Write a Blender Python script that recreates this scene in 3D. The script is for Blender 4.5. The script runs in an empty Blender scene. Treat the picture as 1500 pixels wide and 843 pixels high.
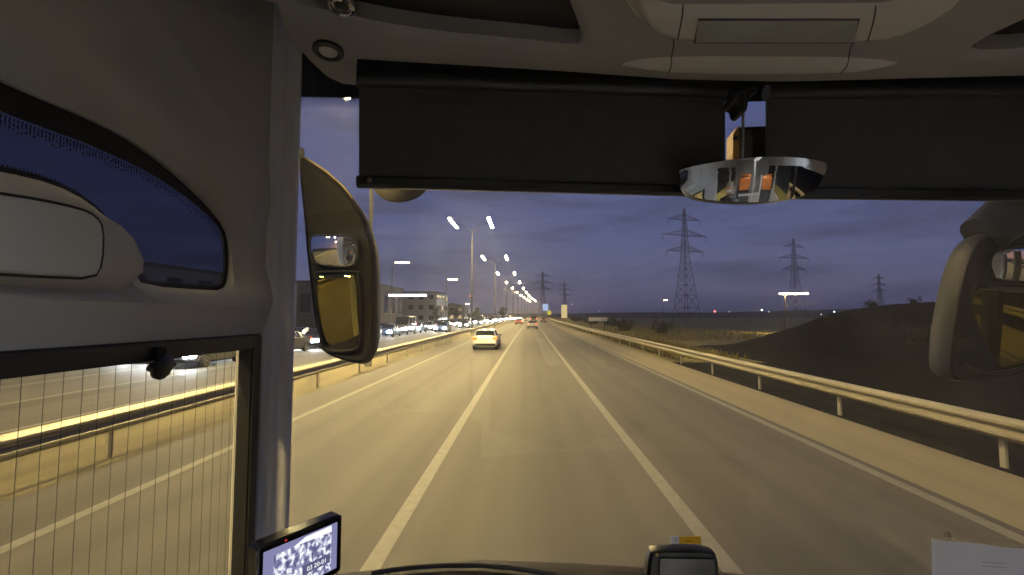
import bpy, bmesh, math, random
import numpy as np
from mathutils import Vector, Matrix, Euler
from mathutils.geometry import delaunay_2d_cdt
random.seed(7); RNG = np.random.default_rng(7)
S = bpy.context.scene
COL = S.collection
PI = math.pi
# ------------------------------------------------------------------ camera, sky, sun, exposure
FPX = 667.0                                    # focal length in photo pixels (photo is 1500 x 843)
EYE = Vector((0, 0, 2.5))
PITCH = math.atan(40.5/FPX); YAW = math.atan(22/FPX)
cam = bpy.data.cameras.new('camera'); camo = bpy.data.objects.new('camera', cam); COL.objects.link(camo)
camo.location = EYE; camo.rotation_euler = (PI/2+PITCH, 0, YAW)
cam.sensor_width = 36; cam.lens = 36*FPX/1500; cam.clip_start = .02; cam.clip_end = 20000
S.camera = camo
CR = Euler((PI/2+PITCH, 0, YAW)).to_matrix()
S.view_settings.view_transform = 'Standard'; S.view_settings.look = 'None'
S.view_settings.exposure = 0; S.view_settings.gamma = 1
try:
    S.cycles.use_denoising = True; S.cycles.denoiser = 'OPENIMAGEDENOISE'
    S.cycles.sample_clamp_indirect = 6; S.cycles.max_bounces = 8; S.cycles.transparent_max_bounces = 24
    S.cycles.caustics_reflective = False; S.cycles.caustics_refractive = False
except Exception: pass
W = bpy.data.worlds.new('World'); S.world = W; W.use_nodes = True
def world():
    nt = W.node_tree; n = nt.nodes; l = nt.links; n.clear()
    sky = n.new('ShaderNodeTexSky'); sky.sky_type = 'NISHITA'; sky.sun_disc = False
    sky.sun_elevation = math.radians(3.0); sky.sun_rotation = math.radians(180)
    tint = n.new('ShaderNodeMix'); tint.data_type = 'RGBA'; tint.blend_type = 'MULTIPLY'; tint.inputs[0].default_value = 1
    tint.inputs[7].default_value = SKY_TINT
    l.new(sky.outputs[0], tint.inputs[6])
    dusk = n.new('ShaderNodeMix'); dusk.data_type = 'RGBA'; dusk.inputs[0].default_value = .78; dusk.inputs[7].default_value = DUSK
    l.new(tint.outputs[2], dusk.inputs[6])
    tc = n.new('ShaderNodeTexCoord'); mp = n.new('ShaderNodeMapping'); mp.inputs['Scale'].default_value = (2.2, 2.2, 14)
    l.new(tc.outputs['Generated'], mp.inputs[0])
    no = n.new('ShaderNodeTexNoise'); no.inputs['Scale'].default_value = 1.6; no.inputs['Detail'].default_value = 5; no.inputs['Roughness'].default_value = .55
    l.new(mp.outputs[0], no.inputs[0])
    rp = n.new('ShaderNodeValToRGB'); rp.color_ramp.elements[0].position = .48; rp.color_ramp.elements[1].position = .72
    rp.color_ramp.elements[0].color = (0, 0, 0, 1); rp.color_ramp.elements[1].color = (1, 1, 1, 1)
    l.new(no.outputs[0], rp.inputs[0])
    fac = n.new('ShaderNodeMath'); fac.operation = 'MULTIPLY'; fac.inputs[1].default_value = .8
    l.new(rp.outputs[0], fac.inputs[0])
    cl = n.new('ShaderNodeMix'); cl.data_type = 'RGBA'; cl.blend_type = 'MIX'
    l.new(fac.outputs[0], cl.inputs[0]); l.new(dusk.outputs[2], cl.inputs[6]); cl.inputs[7].default_value = CLOUD
    bg = n.new('ShaderNodeBackground'); bg.inputs[1].default_value = SKY_STRENGTH
    out = n.new('ShaderNodeOutputWorld'); l.new(cl.outputs[2], bg.inputs[0]); l.new(bg.outputs[0], out.inputs[0])
SKY_TINT = (.60, .56, 1, 1); DUSK = (.50, .62, 1.66, 1); CLOUD = (.30, .36, .80, 1); SKY_STRENGTH = .138
LAMP_COL = (1, .735, .30); LAMP_S = 1180; CAB_FILL = 26; HAZE = .0003
world()
sl = bpy.data.lights.new('sun', 'SUN'); sl.energy = .02; sl.angle = math.radians(15); sl.color = (1, .85, .75)
so = bpy.data.objects.new('sun', sl); COL.objects.link(so); so.rotation_euler = (math.radians(-87), 0, 0)

# ------------------------------------------------------------------ helpers
def ray(u, v): return (CR @ Vector(((u-750)/FPX, -(v-421.5)/FPX, -1)))
def atY(u, v, Y):
    d = ray(u, v); return EYE + d*(Y/d.y)
def atX(u, v, X):
    d = ray(u, v); return EYE + d*(X/d.x)
def atP(u, v, o, nrm):
    d = ray(u, v); return EYE + d*((Vector(o)-EYE).dot(nrm)/d.dot(nrm))
def cx(Y): return 7.5e-5*Y*abs(Y) if Y > 0 else 0.0          # the motorway bends gently to the right
def chaikin(p, n=2, closed=True):
    p = [Vector(q) for q in p]
    for _ in range(n):
        r = []
        m = len(p)
        for i in range(m if closed else m-1):
            a, b = p[i], p[(i+1) % m]
            r += [a*.75+b*.25, a*.25+b*.75]
        if not closed: r = [p[0]]+r+[p[-1]]
        p = r
    return p
class MB:
    def __init__(s): s.v = []; s.f = []
    def add(s, vs, fs):
        o = len(s.v); s.v += [tuple(x) for x in vs]; s.f += [tuple(i+o for i in f) for f in fs]; return s
    def box(s, c, d, rz=0, bev=0):
        cx_, cy_, cz_ = c; a, b, h = d[0]/2, d[1]/2, d[2]/2
        if bev > 0:
            e = bev; R = []
            for z, k in ((-h, e), (-h+e, 0), (h-e, 0), (h, e)):
                A, B = a-k, b-k
                R.append([(-A+e, -B), (A-e, -B), (A, -B+e), (A, B-e), (A-e, B), (-A+e, B), (-A, B-e), (-A, -B+e)])
                R[-1] = [(x, y, z) for x, y in R[-1]]
            m = Matrix.Rotation(rz, 3, 'Z')
            R = [[m @ Vector(p)+Vector(c) for p in r] for r in R]
            return s.loft(R)
        m = Matrix.Rotation(rz, 3, 'Z')
        vs = [m @ Vector((x, y, z))+Vector(c) for z in (-h, h) for x, y in ((-a, -b), (a, -b), (a, b), (-a, b))]
        return s.add(vs, [(3, 2, 1, 0), (4, 5, 6, 7), (0, 1, 5, 4), (1, 2, 6, 5), (2, 3, 7, 6), (3, 0, 4, 7)])
    def loft(s, rings, cap0=True, cap1=True, closed=True):
        n = len(rings[0]); vs = [p for r in rings for p in r]; fs = []
        for k in range(len(rings)-1):
            for i in range(n if closed else n-1):
                j = (i+1) % n
                fs.append((k*n+i, k*n+j, (k+1)*n+j, (k+1)*n+i))
        if closed and cap0: fs.append(tuple(range(n-1, -1, -1)))
        if closed and cap1: fs.append(tuple((len(rings)-1)*n+i for i in range(n)))
        return s.add(vs, fs)
    def tube(s, pts, r, n=8, r1=None):
        pts = [Vector(p) for p in pts]; rings = []
        for i, p in enumerate(pts):
            d = (pts[min(i+1, len(pts)-1)]-pts[max(i-1, 0)]).normalized()
            up = Vector((0, 0, 1)) if abs(d.z) < .95 else Vector((1, 0, 0))
            a = d.cross(up).normalized(); b = a.cross(d)
            t = i/max(1, len(pts)-1); rr = r if r1 is None else r+(r1-r)*t
            rings.append([p+a*rr*math.cos(q*2*PI/n)+b*rr*math.sin(q*2*PI/n) for q in range(n)])
        return s.loft(rings)
    def lathe(s, c, axis, prof, n=16):
        ax = Vector(axis).normalized(); up = Vector((0, 0, 1)) if abs(ax.z) < .9 else Vector((1, 0, 0))
        a = ax.cross(up).normalized(); b = ax.cross(a); c = Vector(c)
        return s.loft([[c+ax*h+(a*math.cos(q*2*PI/n)+b*math.sin(q*2*PI/n))*max(r, 1e-4) for q in range(n)] for h, r in prof])
    def mesh(s, name, mat, smooth=35):
        me = bpy.data.meshes.new(name); me.from_pydata(s.v, [], s.f); me.validate()
        bm = bmesh.new(); bm.from_mesh(me); bmesh.ops.recalc_face_normals(bm, faces=bm.faces); bm.to_mesh(me); bm.free()
        if mat: me.materials.append(mat)
        if smooth:
            me.polygons.foreach_set('use_smooth', [True]*len(me.polygons))
            me.set_sharp_from_angle(angle=math.radians(smooth))
        return me
    def build(s, name, mat, parent=None, smooth=35):
        return link(name, s.mesh(name, mat, smooth), parent)
def link(name, me, parent=None, loc=None):
    o = bpy.data.objects.new(name, me); COL.objects.link(o)
    if parent is not None:
        o.parent = parent
        if loc is None: o.matrix_parent_inverse = wm(parent).inverted()
    if loc is not None: o.location = loc
    return o
def wm(o):
    m = Matrix.LocRotScale(o.location, o.rotation_euler, o.scale)
    return wm(o.parent) @ o.matrix_parent_inverse @ m if o.parent else m
def tag(o, label=None, cat=None, group=None, kind=None):
    if label: o['label'] = label
    if cat: o['category'] = cat
    if group: o['group'] = group
    if kind: o['kind'] = kind
    return o
def thing(name, label, cat, loc=(0, 0, 0), rz=0, group=None):
    o = bpy.data.objects.new(name, None); COL.objects.link(o); o.location = loc; o.rotation_euler = (0, 0, rz)
    o.empty_display_size = .2
    return tag(o, label, cat, group)
def copy_tree(o, parent=None, skip=()):
    c = o.copy(); COL.objects.link(c)
    if parent: c.parent = parent
    for ch in list(o.children):
        if ch.name.split('.')[0] not in skip: copy_tree(ch, c, skip)
    return c
# ------------------------------------------------------------------ materials
def mat(name, color, rough=.5, metal=0, var=.12, scale=6, bump=0, bscale=200, emit=None, es=0, stretch=None, coords='Object', spec=.5, coat=0):
    m = bpy.data.materials.new(name); m.use_nodes = True; nt = m.node_tree; n = nt.nodes; l = nt.links
    b = n['Principled BSDF']; b.inputs['Roughness'].default_value = rough; b.inputs['Metallic'].default_value = metal
    b.inputs['Specular IOR Level'].default_value = spec; b.inputs['Coat Weight'].default_value = coat
    tc = n.new('ShaderNodeTexCoord'); mp = n.new('ShaderNodeMapping'); l.new(tc.outputs[coords], mp.inputs[0])
    if stretch: mp.inputs['Scale'].default_value = stretch
    no = n.new('ShaderNodeTexNoise'); no.inputs['Scale'].default_value = scale; no.inputs['Detail'].default_value = 4
    l.new(mp.outputs[0], no.inputs[0])
    r = n.new('ShaderNodeValToRGB'); c = Vector(color[:3])
    r.color_ramp.elements[0].position = .3; r.color_ramp.elements[1].position = .7
    r.color_ramp.elements[0].color = (*[max(0, x*(1-var)) for x in c], 1); r.color_ramp.elements[1].color = (*[min(1, x*(1+var)) for x in c], 1)
    l.new(no.outputs[0], r.inputs[0]); l.new(r.outputs[0], b.inputs['Base Color'])
    if bump:
        n2 = n.new('ShaderNodeTexNoise'); n2.inputs['Scale'].default_value = bscale; n2.inputs['Detail'].default_value = 2
        l.new(tc.outputs[coords], n2.inputs[0])
        bp = n.new('ShaderNodeBump'); bp.inputs['Strength'].default_value = bump; bp.inputs['Distance'].default_value = .01
        l.new(n2.outputs[0], bp.inputs['Height']); l.new(bp.outputs[0], b.inputs['Normal'])
    if emit:
        b.inputs['Emission Color'].default_value = (*emit, 1); b.inputs['Emission Strength'].default_value = es
    return m
def glass_mat(name, tint, refl=.06, dirt=0, dirtcol=(.7, .7, .75), speck=0, rough=.0):
    """thin pane: see-through, Fresnel reflection, dust and dried specks that scatter"""
    m = bpy.data.materials.new(name); m.use_nodes = True; nt = m.node_tree; n = nt.nodes; l = nt.links; n.clear()
    tr = n.new('ShaderNodeBsdfTransparent'); tr.inputs[0].default_value = (*tint, 1)
    gl = n.new('ShaderNodeBsdfGlossy'); gl.inputs['Roughness'].default_value = rough
    fr = n.new('ShaderNodeLayerWeight'); fr.inputs[0].default_value = .12
    mu = n.new('ShaderNodeMath'); mu.operation = 'MULTIPLY_ADD'; mu.inputs[1].default_value = refl*6; mu.inputs[2].default_value = refl*.5; mu.use_clamp = True
    l.new(fr.outputs['Fresnel'], mu.inputs[0])
    mx = n.new('ShaderNodeMixShader'); l.new(mu.outputs[0], mx.inputs[0]); l.new(tr.outputs[0], mx.inputs[1]); l.new(gl.outputs[0], mx.inputs[2])
    last = mx
    out = n.new('ShaderNodeOutputMaterial')
    if dirt or speck:
        tc = n.new('ShaderNodeTexCoord')
        tl = n.new('ShaderNodeBsdfTranslucent'); tl.inputs[0].default_value = (*dirtcol, 1)
        df = n.new('ShaderNodeBsdfDiffuse'); df.inputs[0].default_value = (*dirtcol, 1)
        ms = n.new('ShaderNodeMixShader'); ms.inputs[0].default_value = .3; l.new(tl.outputs[0], ms.inputs[1]); l.new(df.outputs[0], ms.inputs[2])
        vo = n.new('ShaderNodeTexVoronoi'); vo.inputs['Scale'].default_value = 230; l.new(tc.outputs['Object'], vo.inputs[0])
        lt = n.new('ShaderNodeMath'); lt.operation = 'LESS_THAN'; l.new(vo.outputs['Distance'], lt.inputs[0])
        no = n.new('ShaderNodeTexNoise'); no.inputs['Scale'].default_value = 7; no.inputs['Detail'].default_value = 3; l.new(tc.outputs['Object'], no.inputs[0])
        th = n.new('ShaderNodeMath'); th.operation = 'MULTIPLY_ADD'; th.inputs[1].default_value = .45; th.inputs[2].default_value = -.095; l.new(no.outputs[0], th.inputs[0])
        l.new(th.outputs[0], lt.inputs[1])
        sm = n.new('ShaderNodeMath'); sm.operation = 'MULTIPLY'; sm.inputs[1].default_value = speck; l.new(lt.outputs[0], sm.inputs[0])
        n3 = n.new('ShaderNodeTexNoise'); n3.inputs['Scale'].default_value = 2.3; n3.inputs['Detail'].default_value = 6; l.new(tc.outputs['Object'], n3.inputs[0])
        ad = n.new('ShaderNodeMath'); ad.operation = 'MULTIPLY_ADD'; ad.inputs[1].default_value = dirt*2; ad.use_clamp = True
        l.new(n3.outputs[0], ad.inputs[0]); l.new(sm.outputs[0], ad.inputs[2])
        m2 = n.new('ShaderNodeMixShader'); l.new(ad.outputs[0], m2.inputs[0]); l.new(mx.outputs[0], m2.inputs[1]); l.new(ms.outputs[0], m2.inputs[2])
        last = m2
    l.new(last.outputs[0], out.inputs[0])
    return m
def lamp_mat(name, col, s): return mat(name, tuple(.4*q for q in col), .4, emit=col, es=s, var=.02)
M = {}
M['trim'] = mat('beige_trim', (.47, .465, .465), .6, var=.06, scale=3, bump=.12, bscale=700)
M['trim_pale'] = mat('pale_trim', (.60, .60, .57), .6, var=.05, scale=3, bump=.1, bscale=700)
M['trim_shaded'] = mat('shaded_beige_trim', (.31, .305, .30), .62, var=.06, scale=3, bump=.12, bscale=700); M['trim_lit'] = mat('lit_beige_trim', (.62, .605, .58), .58, var=.05, scale=3, bump=.1, bscale=700)  # shaded and lit tones of one console trim, light painted into the colour
M['pillar'] = mat('grey_trim', (.74, .75, .82), .5, var=.05, scale=4, bump=.08, bscale=600)
M['black'] = mat('black_plastic', (.012, .012, .013), .38, var=.2, scale=20, bump=.1, bscale=500)
M['gloss_black'] = mat('gloss_black', (.012, .012, .013), .2, var=.2)
M['rubber'] = mat('black_rubber', (.014, .014, .016), .6, var=.25, scale=30)
M['blind'] = mat('black_blind_cloth', (.042, .042, .043), .85, var=.10, scale=30, bump=.25, bscale=900)
M['metal'] = mat('steel', (.5, .5, .5), .3, 1, var=.1)
M['chrome'] = mat('mirror_chrome', (.86, .86, .86), .03, 1, var=.01)
M['asphalt'] = None
M['frit'] = mat('black_frit', (.008, .008, .009), .5, var=.2)
def paper_mat(nm, c):
    m = mat(nm, c, .8, var=.03); nt = m.node_tree; b = nt.nodes['Principled BSDF']; tl = nt.nodes.new('ShaderNodeBsdfTranslucent'); tl.inputs[0].default_value = (*c, 1)
    mx = nt.nodes.new('ShaderNodeMixShader'); mx.inputs[0].default_value = .5; nt.links.new(b.outputs[0], mx.inputs[1]); nt.links.new(tl.outputs[0], mx.inputs[2])
    nt.links.new(mx.outputs[0], [n for n in nt.nodes if n.type == 'OUTPUT_MATERIAL'][0].inputs[0]); return m
M['paper'] = paper_mat('white_paper', (.78, .82, .95))
M['ink'] = mat('grey_ink', (.35, .35, .37), .8)
M['windscreen'] = glass_mat('windscreen_glass', (.93, .95, .95), .05, dirt=.035, speck=.26)
M['tinted'] = glass_mat('tinted_glass', (.36, .37, .42), .05, dirt=.01)
M['sideglass'] = glass_mat('side_glass', (.82, .84, .82), .06, dirt=.02)
# ------------------------------------------------------------------ sheets: a flat moulding with holes and relief
def inside(P, loop):
    L = np.array(loop); x, y = P[:, 0], P[:, 1]; r = np.zeros(len(P), bool)
    for (x0, y0), (x1, y1) in zip(L, np.roll(L, -1, 0)):
        c = ((y0 > y) != (y1 > y))
        if y1 != y0: r ^= c & (x < (x1-x0)*(y-y0)/(y1-y0)+x0)
    return r
def pdist(P, line, closed=False):
    L = np.array(line); d = np.full(len(P), 1e9); m = len(L)
    for i in range(m if closed else m-1):
        a, b = L[i], L[(i+1) % m]; ab = b-a; t = np.clip(((P-a)@ab)/max(1e-12, ab@ab), 0, 1)
        d = np.minimum(d, np.linalg.norm(P-(a+t[:, None]*ab), axis=1))
    return d
def sstep(x): x = np.clip(x, 0, 1); return x*x*(3-2*x)
class Plane:
    def __init__(s, o, ea, eb): s.o = Vector(o); s.ea = Vector(ea).normalized(); s.eb = Vector(eb).normalized(); s.n = s.ea.cross(s.eb).normalized()
    def px(s, u, v):
        p = atP(u, v, s.o, s.n)-s.o; return (p.dot(s.ea), p.dot(s.eb))
    def pxs(s, l): return [s.px(*q) for q in l]
    def to(s, a, b, h=0): return s.o+s.ea*a+s.eb*b+s.n*h
def dense(loop, step):
    r = []
    for (a, b) in zip(loop, loop[1:]+loop[:1]):
        n = max(1, int(math.dist(a, b)/step))
        r += [(a[0]+(b[0]-a[0])*k/n, a[1]+(b[1]-a[1])*k/n) for k in range(n)]
    return r
def smooth2(loop, n=2): return [(p.x, p.y) for p in chaikin([Vector((a, b)) for a, b in loop], n)]
def sheet(name, pl, outer, holes, step, relief, thick, m, parent, marks=(), m2=None):
    loops = [dense(l, step) for l in [outer]+holes]; nl = len(loops)
    marks = [dense(l, step) for l in marks]
    pts = [p for l in loops for p in l]; ed = []; k = 0
    for l in loops: ed += [(k+i, k+(i+1) % len(l)) for i in range(len(l))]; k += len(l)
    A = np.array(outer); lo, hi = A.min(0), A.max(0)
    gx, gy = np.meshgrid(np.arange(lo[0], hi[0], step), np.arange(lo[1], hi[1], step*.866)); gx[1::2] += step/2
    for l in marks:                                   # borders of the painted lit and shaded tones follow mesh edges
        q = np.array(l); far = np.min([pdist(q, b_, True) for b_ in loops[:nl]], axis=0) > step*.6
        for i in range(len(l)):
            if far[i]: pts.append(l[i])
    G = np.stack([gx.ravel(), gy.ravel()], 1)
    ok = inside(G, outer)
    for h in holes: ok &= ~inside(G, h)
    for l in loops+marks: ok &= pdist(G, l, True) > step*.5
    pts += [tuple(p) for p in G[ok]]
    V, E, F, *_ = delaunay_2d_cdt([Vector(p) for p in pts], ed, [], 0, 1e-6)
    P = np.array([(v.x, v.y) for v in V]); C = np.array([P[list(f)].mean(0) for f in F])
    keep = inside(C, outer)
    for h in holes: keep &= ~inside(C, h)
    F = [tuple(f) for f, q in zip(F, keep) if q]
    H = relief(P) if relief else np.zeros(len(P))
    n = len(P); mb = MB()
    vs = [pl.to(p[0], p[1], h) for p, h in zip(P, H)]+[pl.to(p[0], p[1], -thick) for p in P]
    fs = list(F)+[tuple(i+n for i in reversed(f)) for f in F]
    cnt = {}
    for f in F:
        for i in range(3): cnt[(f[i], f[(i+1) % 3])] = 1
    for (a, b) in list(cnt):
        if (b, a) not in cnt: fs.append((b, a, a+n, b+n))
    mb.add(vs, fs)
    o = mb.build(name, m, parent, 50)
    if m2:
        o.data.materials.append(m2)
        q = np.array([[((Vector(p.center)-pl.o).dot(pl.ea)), ((Vector(p.center)-pl.o).dot(pl.eb))] for p in o.data.polygons])
        sel = np.zeros(len(q), bool)
        for l in marks: sel |= inside(q, l)
        o.data.polygons.foreach_set('material_index', sel.astype(int).tolist())
    return o
def slab(name, pl, loop, h0, h1, m, parent, bev=.004):
    """a flat plate following a loop on a plane, edges bevelled"""
    c = np.array(loop).mean(0); L = [Vector(p) for p in loop]
    def ins(d):
        r = []
        n = len(L)
        for i in range(n):
            t = (L[(i+1) % n]-L[i-1]); nn = Vector((-t.y, t.x))
            if nn.length > 1e-9: nn.normalize()
            if (Vector(c)-L[i]).dot(nn) < 0: nn = -nn
            r.append(L[i]+nn*d)
        return r
    R = [[pl.to(p.x, p.y, h0) for p in L], [pl.to(p.x, p.y, h1-bev) for p in L], [pl.to(p.x, p.y, h1) for p in ins(bev)]]
    return MB().loft(R).build(name, m, parent, 40)
# ------------------------------------------------------------------ the bus we sit in
bus = thing('bus', 'beige trimmed bus cab with large windscreen that surrounds the viewpoint', 'bus', (.65, 0, 0))
LW = Plane((-.6, 0, 0), (0, 1, 0), (0, 0, 1))
LD = Plane((-.635, 0, 0), (0, 1, 0), (0, 0, 1))
qwin = smooth2([(.12, 2.99)]+LD.pxs([(-120, 62), (0, 116), (60, 143), (150, 181), (215, 219), (268, 262), (310, 303), (334, 334), (340, 362), (339, 408), (331, 426), (300, 426), (194, 419), (189, 400), (183, 366), (163, 327), (130, 296), (80, 270), (0, 251), (-120, 232)])+[(.12, 2.70)], 1)
recess = smooth2([(.05, 3.06)]+LW.pxs([(40, -60), (90, 0), (150, 58), (230, 150), (300, 236), (350, 296), (378, 345), (387, 395), (386, 440), (370, 452), (190, 447), (0, 462), (-150, 470)])+[(.05, 2.58)], 2)
LC = Plane((-.562, 0, 0), (0, 1, 0), (0, 0, 1)); LE = Plane((-.612, 0, 0), (0, 1, 0), (0, 0, 1))
pod = smooth2([(-.1, 2.72)]+LD.pxs([(-120, 232), (0, 251), (80, 270), (130, 296), (163, 327), (183, 366), (189, 400), (192, 418), (170, 430), (100, 436), (0, 436), (-120, 436)])+[(-.1, 2.53)], 1)
crease = LW.pxs([(190, -20), (270, 90), (340, 185), (388, 265), (400, 330), (400, 430)])
def wall_relief(P):
    h = np.zeros(len(P))
    inr = inside(P, recess); dh = pdist(P, qwin, True); do = pdist(P, recess, True)
    t = dh/(dh+do+1e-6)
    h = np.where(inr, -.035*(1-sstep(t)), h)
    inp = inside(P, pod); dp = pdist(P, pod, True)
    sp = sstep(dp/.045); h = np.where(inp, h*(1-sp)+.03*sp, h)
    dc = pdist(P, crease); h += np.where(inp, 0, .006*np.exp(-(dc/.02)**2))
    z = P[:, 1]; h += .02*sstep((z-2.46)/.08)*sstep((2.62-z)/.10)*(~inp)
    return h
yl = LW.px(383, 600)[0]
GD = -.022; yr = Plane((-.6+GD, 0, 0), (0, 1, 0), (0, 0, 1)).px(352, 512)[0]; zt_ = 2.427
hole = [(-.32, 1.28), (yr+.034, 1.28), (yr+.034, 2.446), (-.32, 2.442)]
wall = sheet('side_wall', LW, [(-.9, 1.1), (yl, 1.1), (yl, 3.32), (-.9, 3.32)], [qwin, hole], .018, wall_relief, .053, M['trim'], bus)
cover = smooth2([(.0, 2.68)]+LC.pxs([(-100, 268), (0, 284), (60, 293), (120, 306), (143, 317), (154, 335), (152, 387), (141, 408), (60, 405), (0, 401), (-100, 395)])+[(.0, 2.56)], 1)
slab('speaker_cover', LW, cover, .02, .039, M['trim_pale'], bus, .004)
gro = [tuple(np.array(p)+0.0) for p in cover]
MB().tube([LW.to(a, b, .034) for a, b in cover+cover[:1]], .0028, 6).build('cover_joint', M['rubber'], bus)
# quarter window: tinted pane, black enamel border, dotted edge
pane = slab('quarter_window', LW, qwin, -.052, -.046, M['tinted'], bus, .001)
qa = np.array(qwin)
def inset(loop, dist):
    L = [Vector(p) for p in loop]; n = len(L); r = []
    area = sum(L[i].x*L[(i+1) % n].y-L[(i+1) % n].x*L[i].y for i in range(n))
    for i in range(n):
        t = L[(i+1) % n]-L[i-1]; nn = Vector((-t.y, t.x)).normalized()*(1 if area > 0 else -1)
        d = dist(L[i]) if callable(dist) else dist
        q = L[i]+nn*d; r.append((q.x, q.y))
    return r
def ringp(name, pl, lo, li, h0, h1, m, parent):
    R = [[pl.to(*p, h0) for p in lo], [pl.to(*p, h1) for p in lo], [pl.to(*p, h1) for p in li], [pl.to(*p, h0) for p in li]]
    return MB().loft(R+[R[0]], False, False).build(name, m, parent, 30)
up = LW.px(170, 330)
mids = LD.pxs([(-120, 147), (0, 184), (100, 225), (180, 290), (300, 340)])
bd = lambda p: .009+(.026*max(0, min(1, (.93-p.x)/.25)) if p.y > np.interp(p.x, [m_[0] for m_ in mids], [m_[1] for m_ in mids]) else 0)
ringp('enamel_border', LW, qwin, inset(qwin, bd), -.0455, -.0435, M['frit'], pane)
mb = MB()
edge = dense(inset(qwin, lambda p: bd(p)+.003), .0045)
for i, (a, b) in enumerate(edge):
    for k in range(3):
        L_ = .006*(1-.25*k)*RNG.uniform(.5, 1.3)
        c = LW.to(a, b-.006*k*RNG.uniform(.6, 1.3), -.0445)
        mb.add([c+Vector((0, -.0012, 0)), c+Vector((0, .0012, 0)), c+Vector((0, .0003, -L_)), c+Vector((0, -.0009, -L_))], [(0, 1, 2, 3)])
tag(mb.build('enamel_dots', M['frit'], pane, 0), kind='stuff')
# side window
sw = MB().add([LW.to(-.31, 1.29, GD), LW.to(yr+.006, 1.29, GD), LW.to(yr+.006, zt_+.006, GD), LW.to(-.31, zt_+.006, GD)], [(0, 1, 2, 3)]).build('side_window', M['sideglass'], bus, 0)
go = [(-.34, 1.26), (LW.px(377, 600)[0]-.004, 1.26), (LW.px(377, 600)[0]-.004, 2.459), (-.34, 2.459)]
gi = [(-.30, 1.30), (yr, 1.30), (yr, zt_), (-.30, zt_)]
ringp('window_gasket', LW, go, gi, GD-.003, .003, M['rubber'], sw)
ringp('gasket_lip', LW, inset(go, .005), inset(gi, -.004), .002, .008, M['black'], sw)
wire = None
for u in (-60, -30, -3, 28, 62, 90, 118, 142, 166, 189, 211, 232, 251, 269, 286, 301, 314, 326, 337, 345):
    p = Plane((-.617, 0, 0), (0, 1, 0), (0, 0, 1)).px(u, 640)
    if wire is None: wire = MB().tube([(-.6185, 0, 1.31), (-.6185, 0, 2.425)], .00036, 5).mesh('heating_wire', M['rubber'])
    link('heating_wire', wire, sw, None).location = (0, p[0], 0)
lt = MB()
c = Vector((-.583, LW.px(214, 538)[0], LW.px(214, 538)[1]))
lt.lathe(c-Vector((.01, 0, 0)), (1, 0, 0), [(0, .006), (.012, .007), (.016, .016), (.022, .017), (.026, .010)], 14)
for i, p in enumerate(lt.v):
    q = Vector(p)-c; a = q.y*.8+q.z*.6; lt.v[i] = tuple(c+q+Vector((0, .8, .6))*a*.35)
lt.tube([c+Vector((-.004, .012, .010)), c+Vector((-.004, .014, .03))], .008)
lt.build('window_latch', M['black'], sw)
# front pillar
us = [382, 384, 387, 390, 394, 399, 403, 408, 413, 418, 423, 427, 429]
hs = [0, .0, .0, .004, .010, .010, .004, .004, .010, .012, .009, .004, -.004]
p0 = Vector((-.598, LW.px(382, 600)[0], 0)); p1 = atY(429, 600, 1.075); p1.z = 0
prof = []
for u, h in zip(us, hs):
    d = ray(u, 600); d.z = 0
    e = p1-p0; den = d.x*e.y-d.y*e.x; t = (p0.x*e.y-p0.y*e.x)/den
    q = d*t; nrm = Vector((e.y, -e.x, 0)).normalized(); prof.append(q+nrm*h)
prof += [p1+Vector((-.02, .03, 0)), p0+Vector((-.06, .03, 0))]
MB().loft([[q+Vector((0, 0, z)) for q in prof] for z in (1.1, 3.30)]).build('front_pillar', M['pillar'], bus, 50)
# overhead console
b0 = atY(985, 128, 1.02)
CP = Plane(b0, (1, 0, 0), (0, -1, .10))
front = CP.pxs([(408, 4), (416, 44), (453, 88), (480, 113), (502, 123), (521, 125), (522, 99), (640, 106), (830, 117), (985, 128), (1130, 131), (1240, 129), (1500, 122), (1700, 108)])
rear = .95
outer = [(-.62, rear), (-.62, front[0][1]+.05)]+front+[(1.92, front[-1][1]+.02), (1.92, rear)]
outer = [(a, b) for a, b in outer]; outer = outer[:2]+outer[2:]
ox = b0.x
outer = [(a if 0 < i < 99 and (a, b) in front else a-ox, b) for i, (a, b) in enumerate(outer)]
lrec = smooth2(CP.pxs([(413, 9), (500, 27), (560, 40), (650, 53), (760, 63), (846, 73), (856, 66), (848, 42), (830, -5), (800, -70), (420, -60)]), 1)
rrec = smooth2(CP.pxs([(1417, 80), (1440, 62), (1500, 33), (1580, 0), (1640, 60), (1500, 78)]), 1)
CM = Plane(b0+CP.n*.043, (1, 0, 0), (0, -1, .10)); CL = Plane(b0+CP.n*.014, (1, 0, 0), (0, -1, .10))
crec = smooth2(CM.pxs([(950, -40), (956, 2), (975, 11), (1000, 13), (1285, 11), (1315, 8), (1340, -4), (1360, -40)]), 1)
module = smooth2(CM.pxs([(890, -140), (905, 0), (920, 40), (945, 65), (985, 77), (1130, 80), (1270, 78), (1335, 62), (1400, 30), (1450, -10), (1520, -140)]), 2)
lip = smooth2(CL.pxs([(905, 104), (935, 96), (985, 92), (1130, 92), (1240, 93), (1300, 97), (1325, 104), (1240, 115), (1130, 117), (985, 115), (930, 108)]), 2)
def con_relief(P):
    # raised centre module and lower lip, dished edges round the recesses
    h = .045*np.where(inside(P, module), sstep(pdist(P, module, True)/.034), 0)
    h += .013*np.where(inside(P, lip), sstep(pdist(P, lip, True)/.016), 0)
    for r in (lrec, rrec, crec): h -= .010*np.exp(-(pdist(P, r, True)/.008)**2)
    fe = pdist(P, front[6:]); h -= .02*np.exp(-(fe/.018)**2)
    return h
con = sheet('overhead_console', CP, outer, [lrec, rrec, crec], .011, con_relief, .045, M['trim_shaded'], bus, [module, lip], M['trim_lit'])
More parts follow.
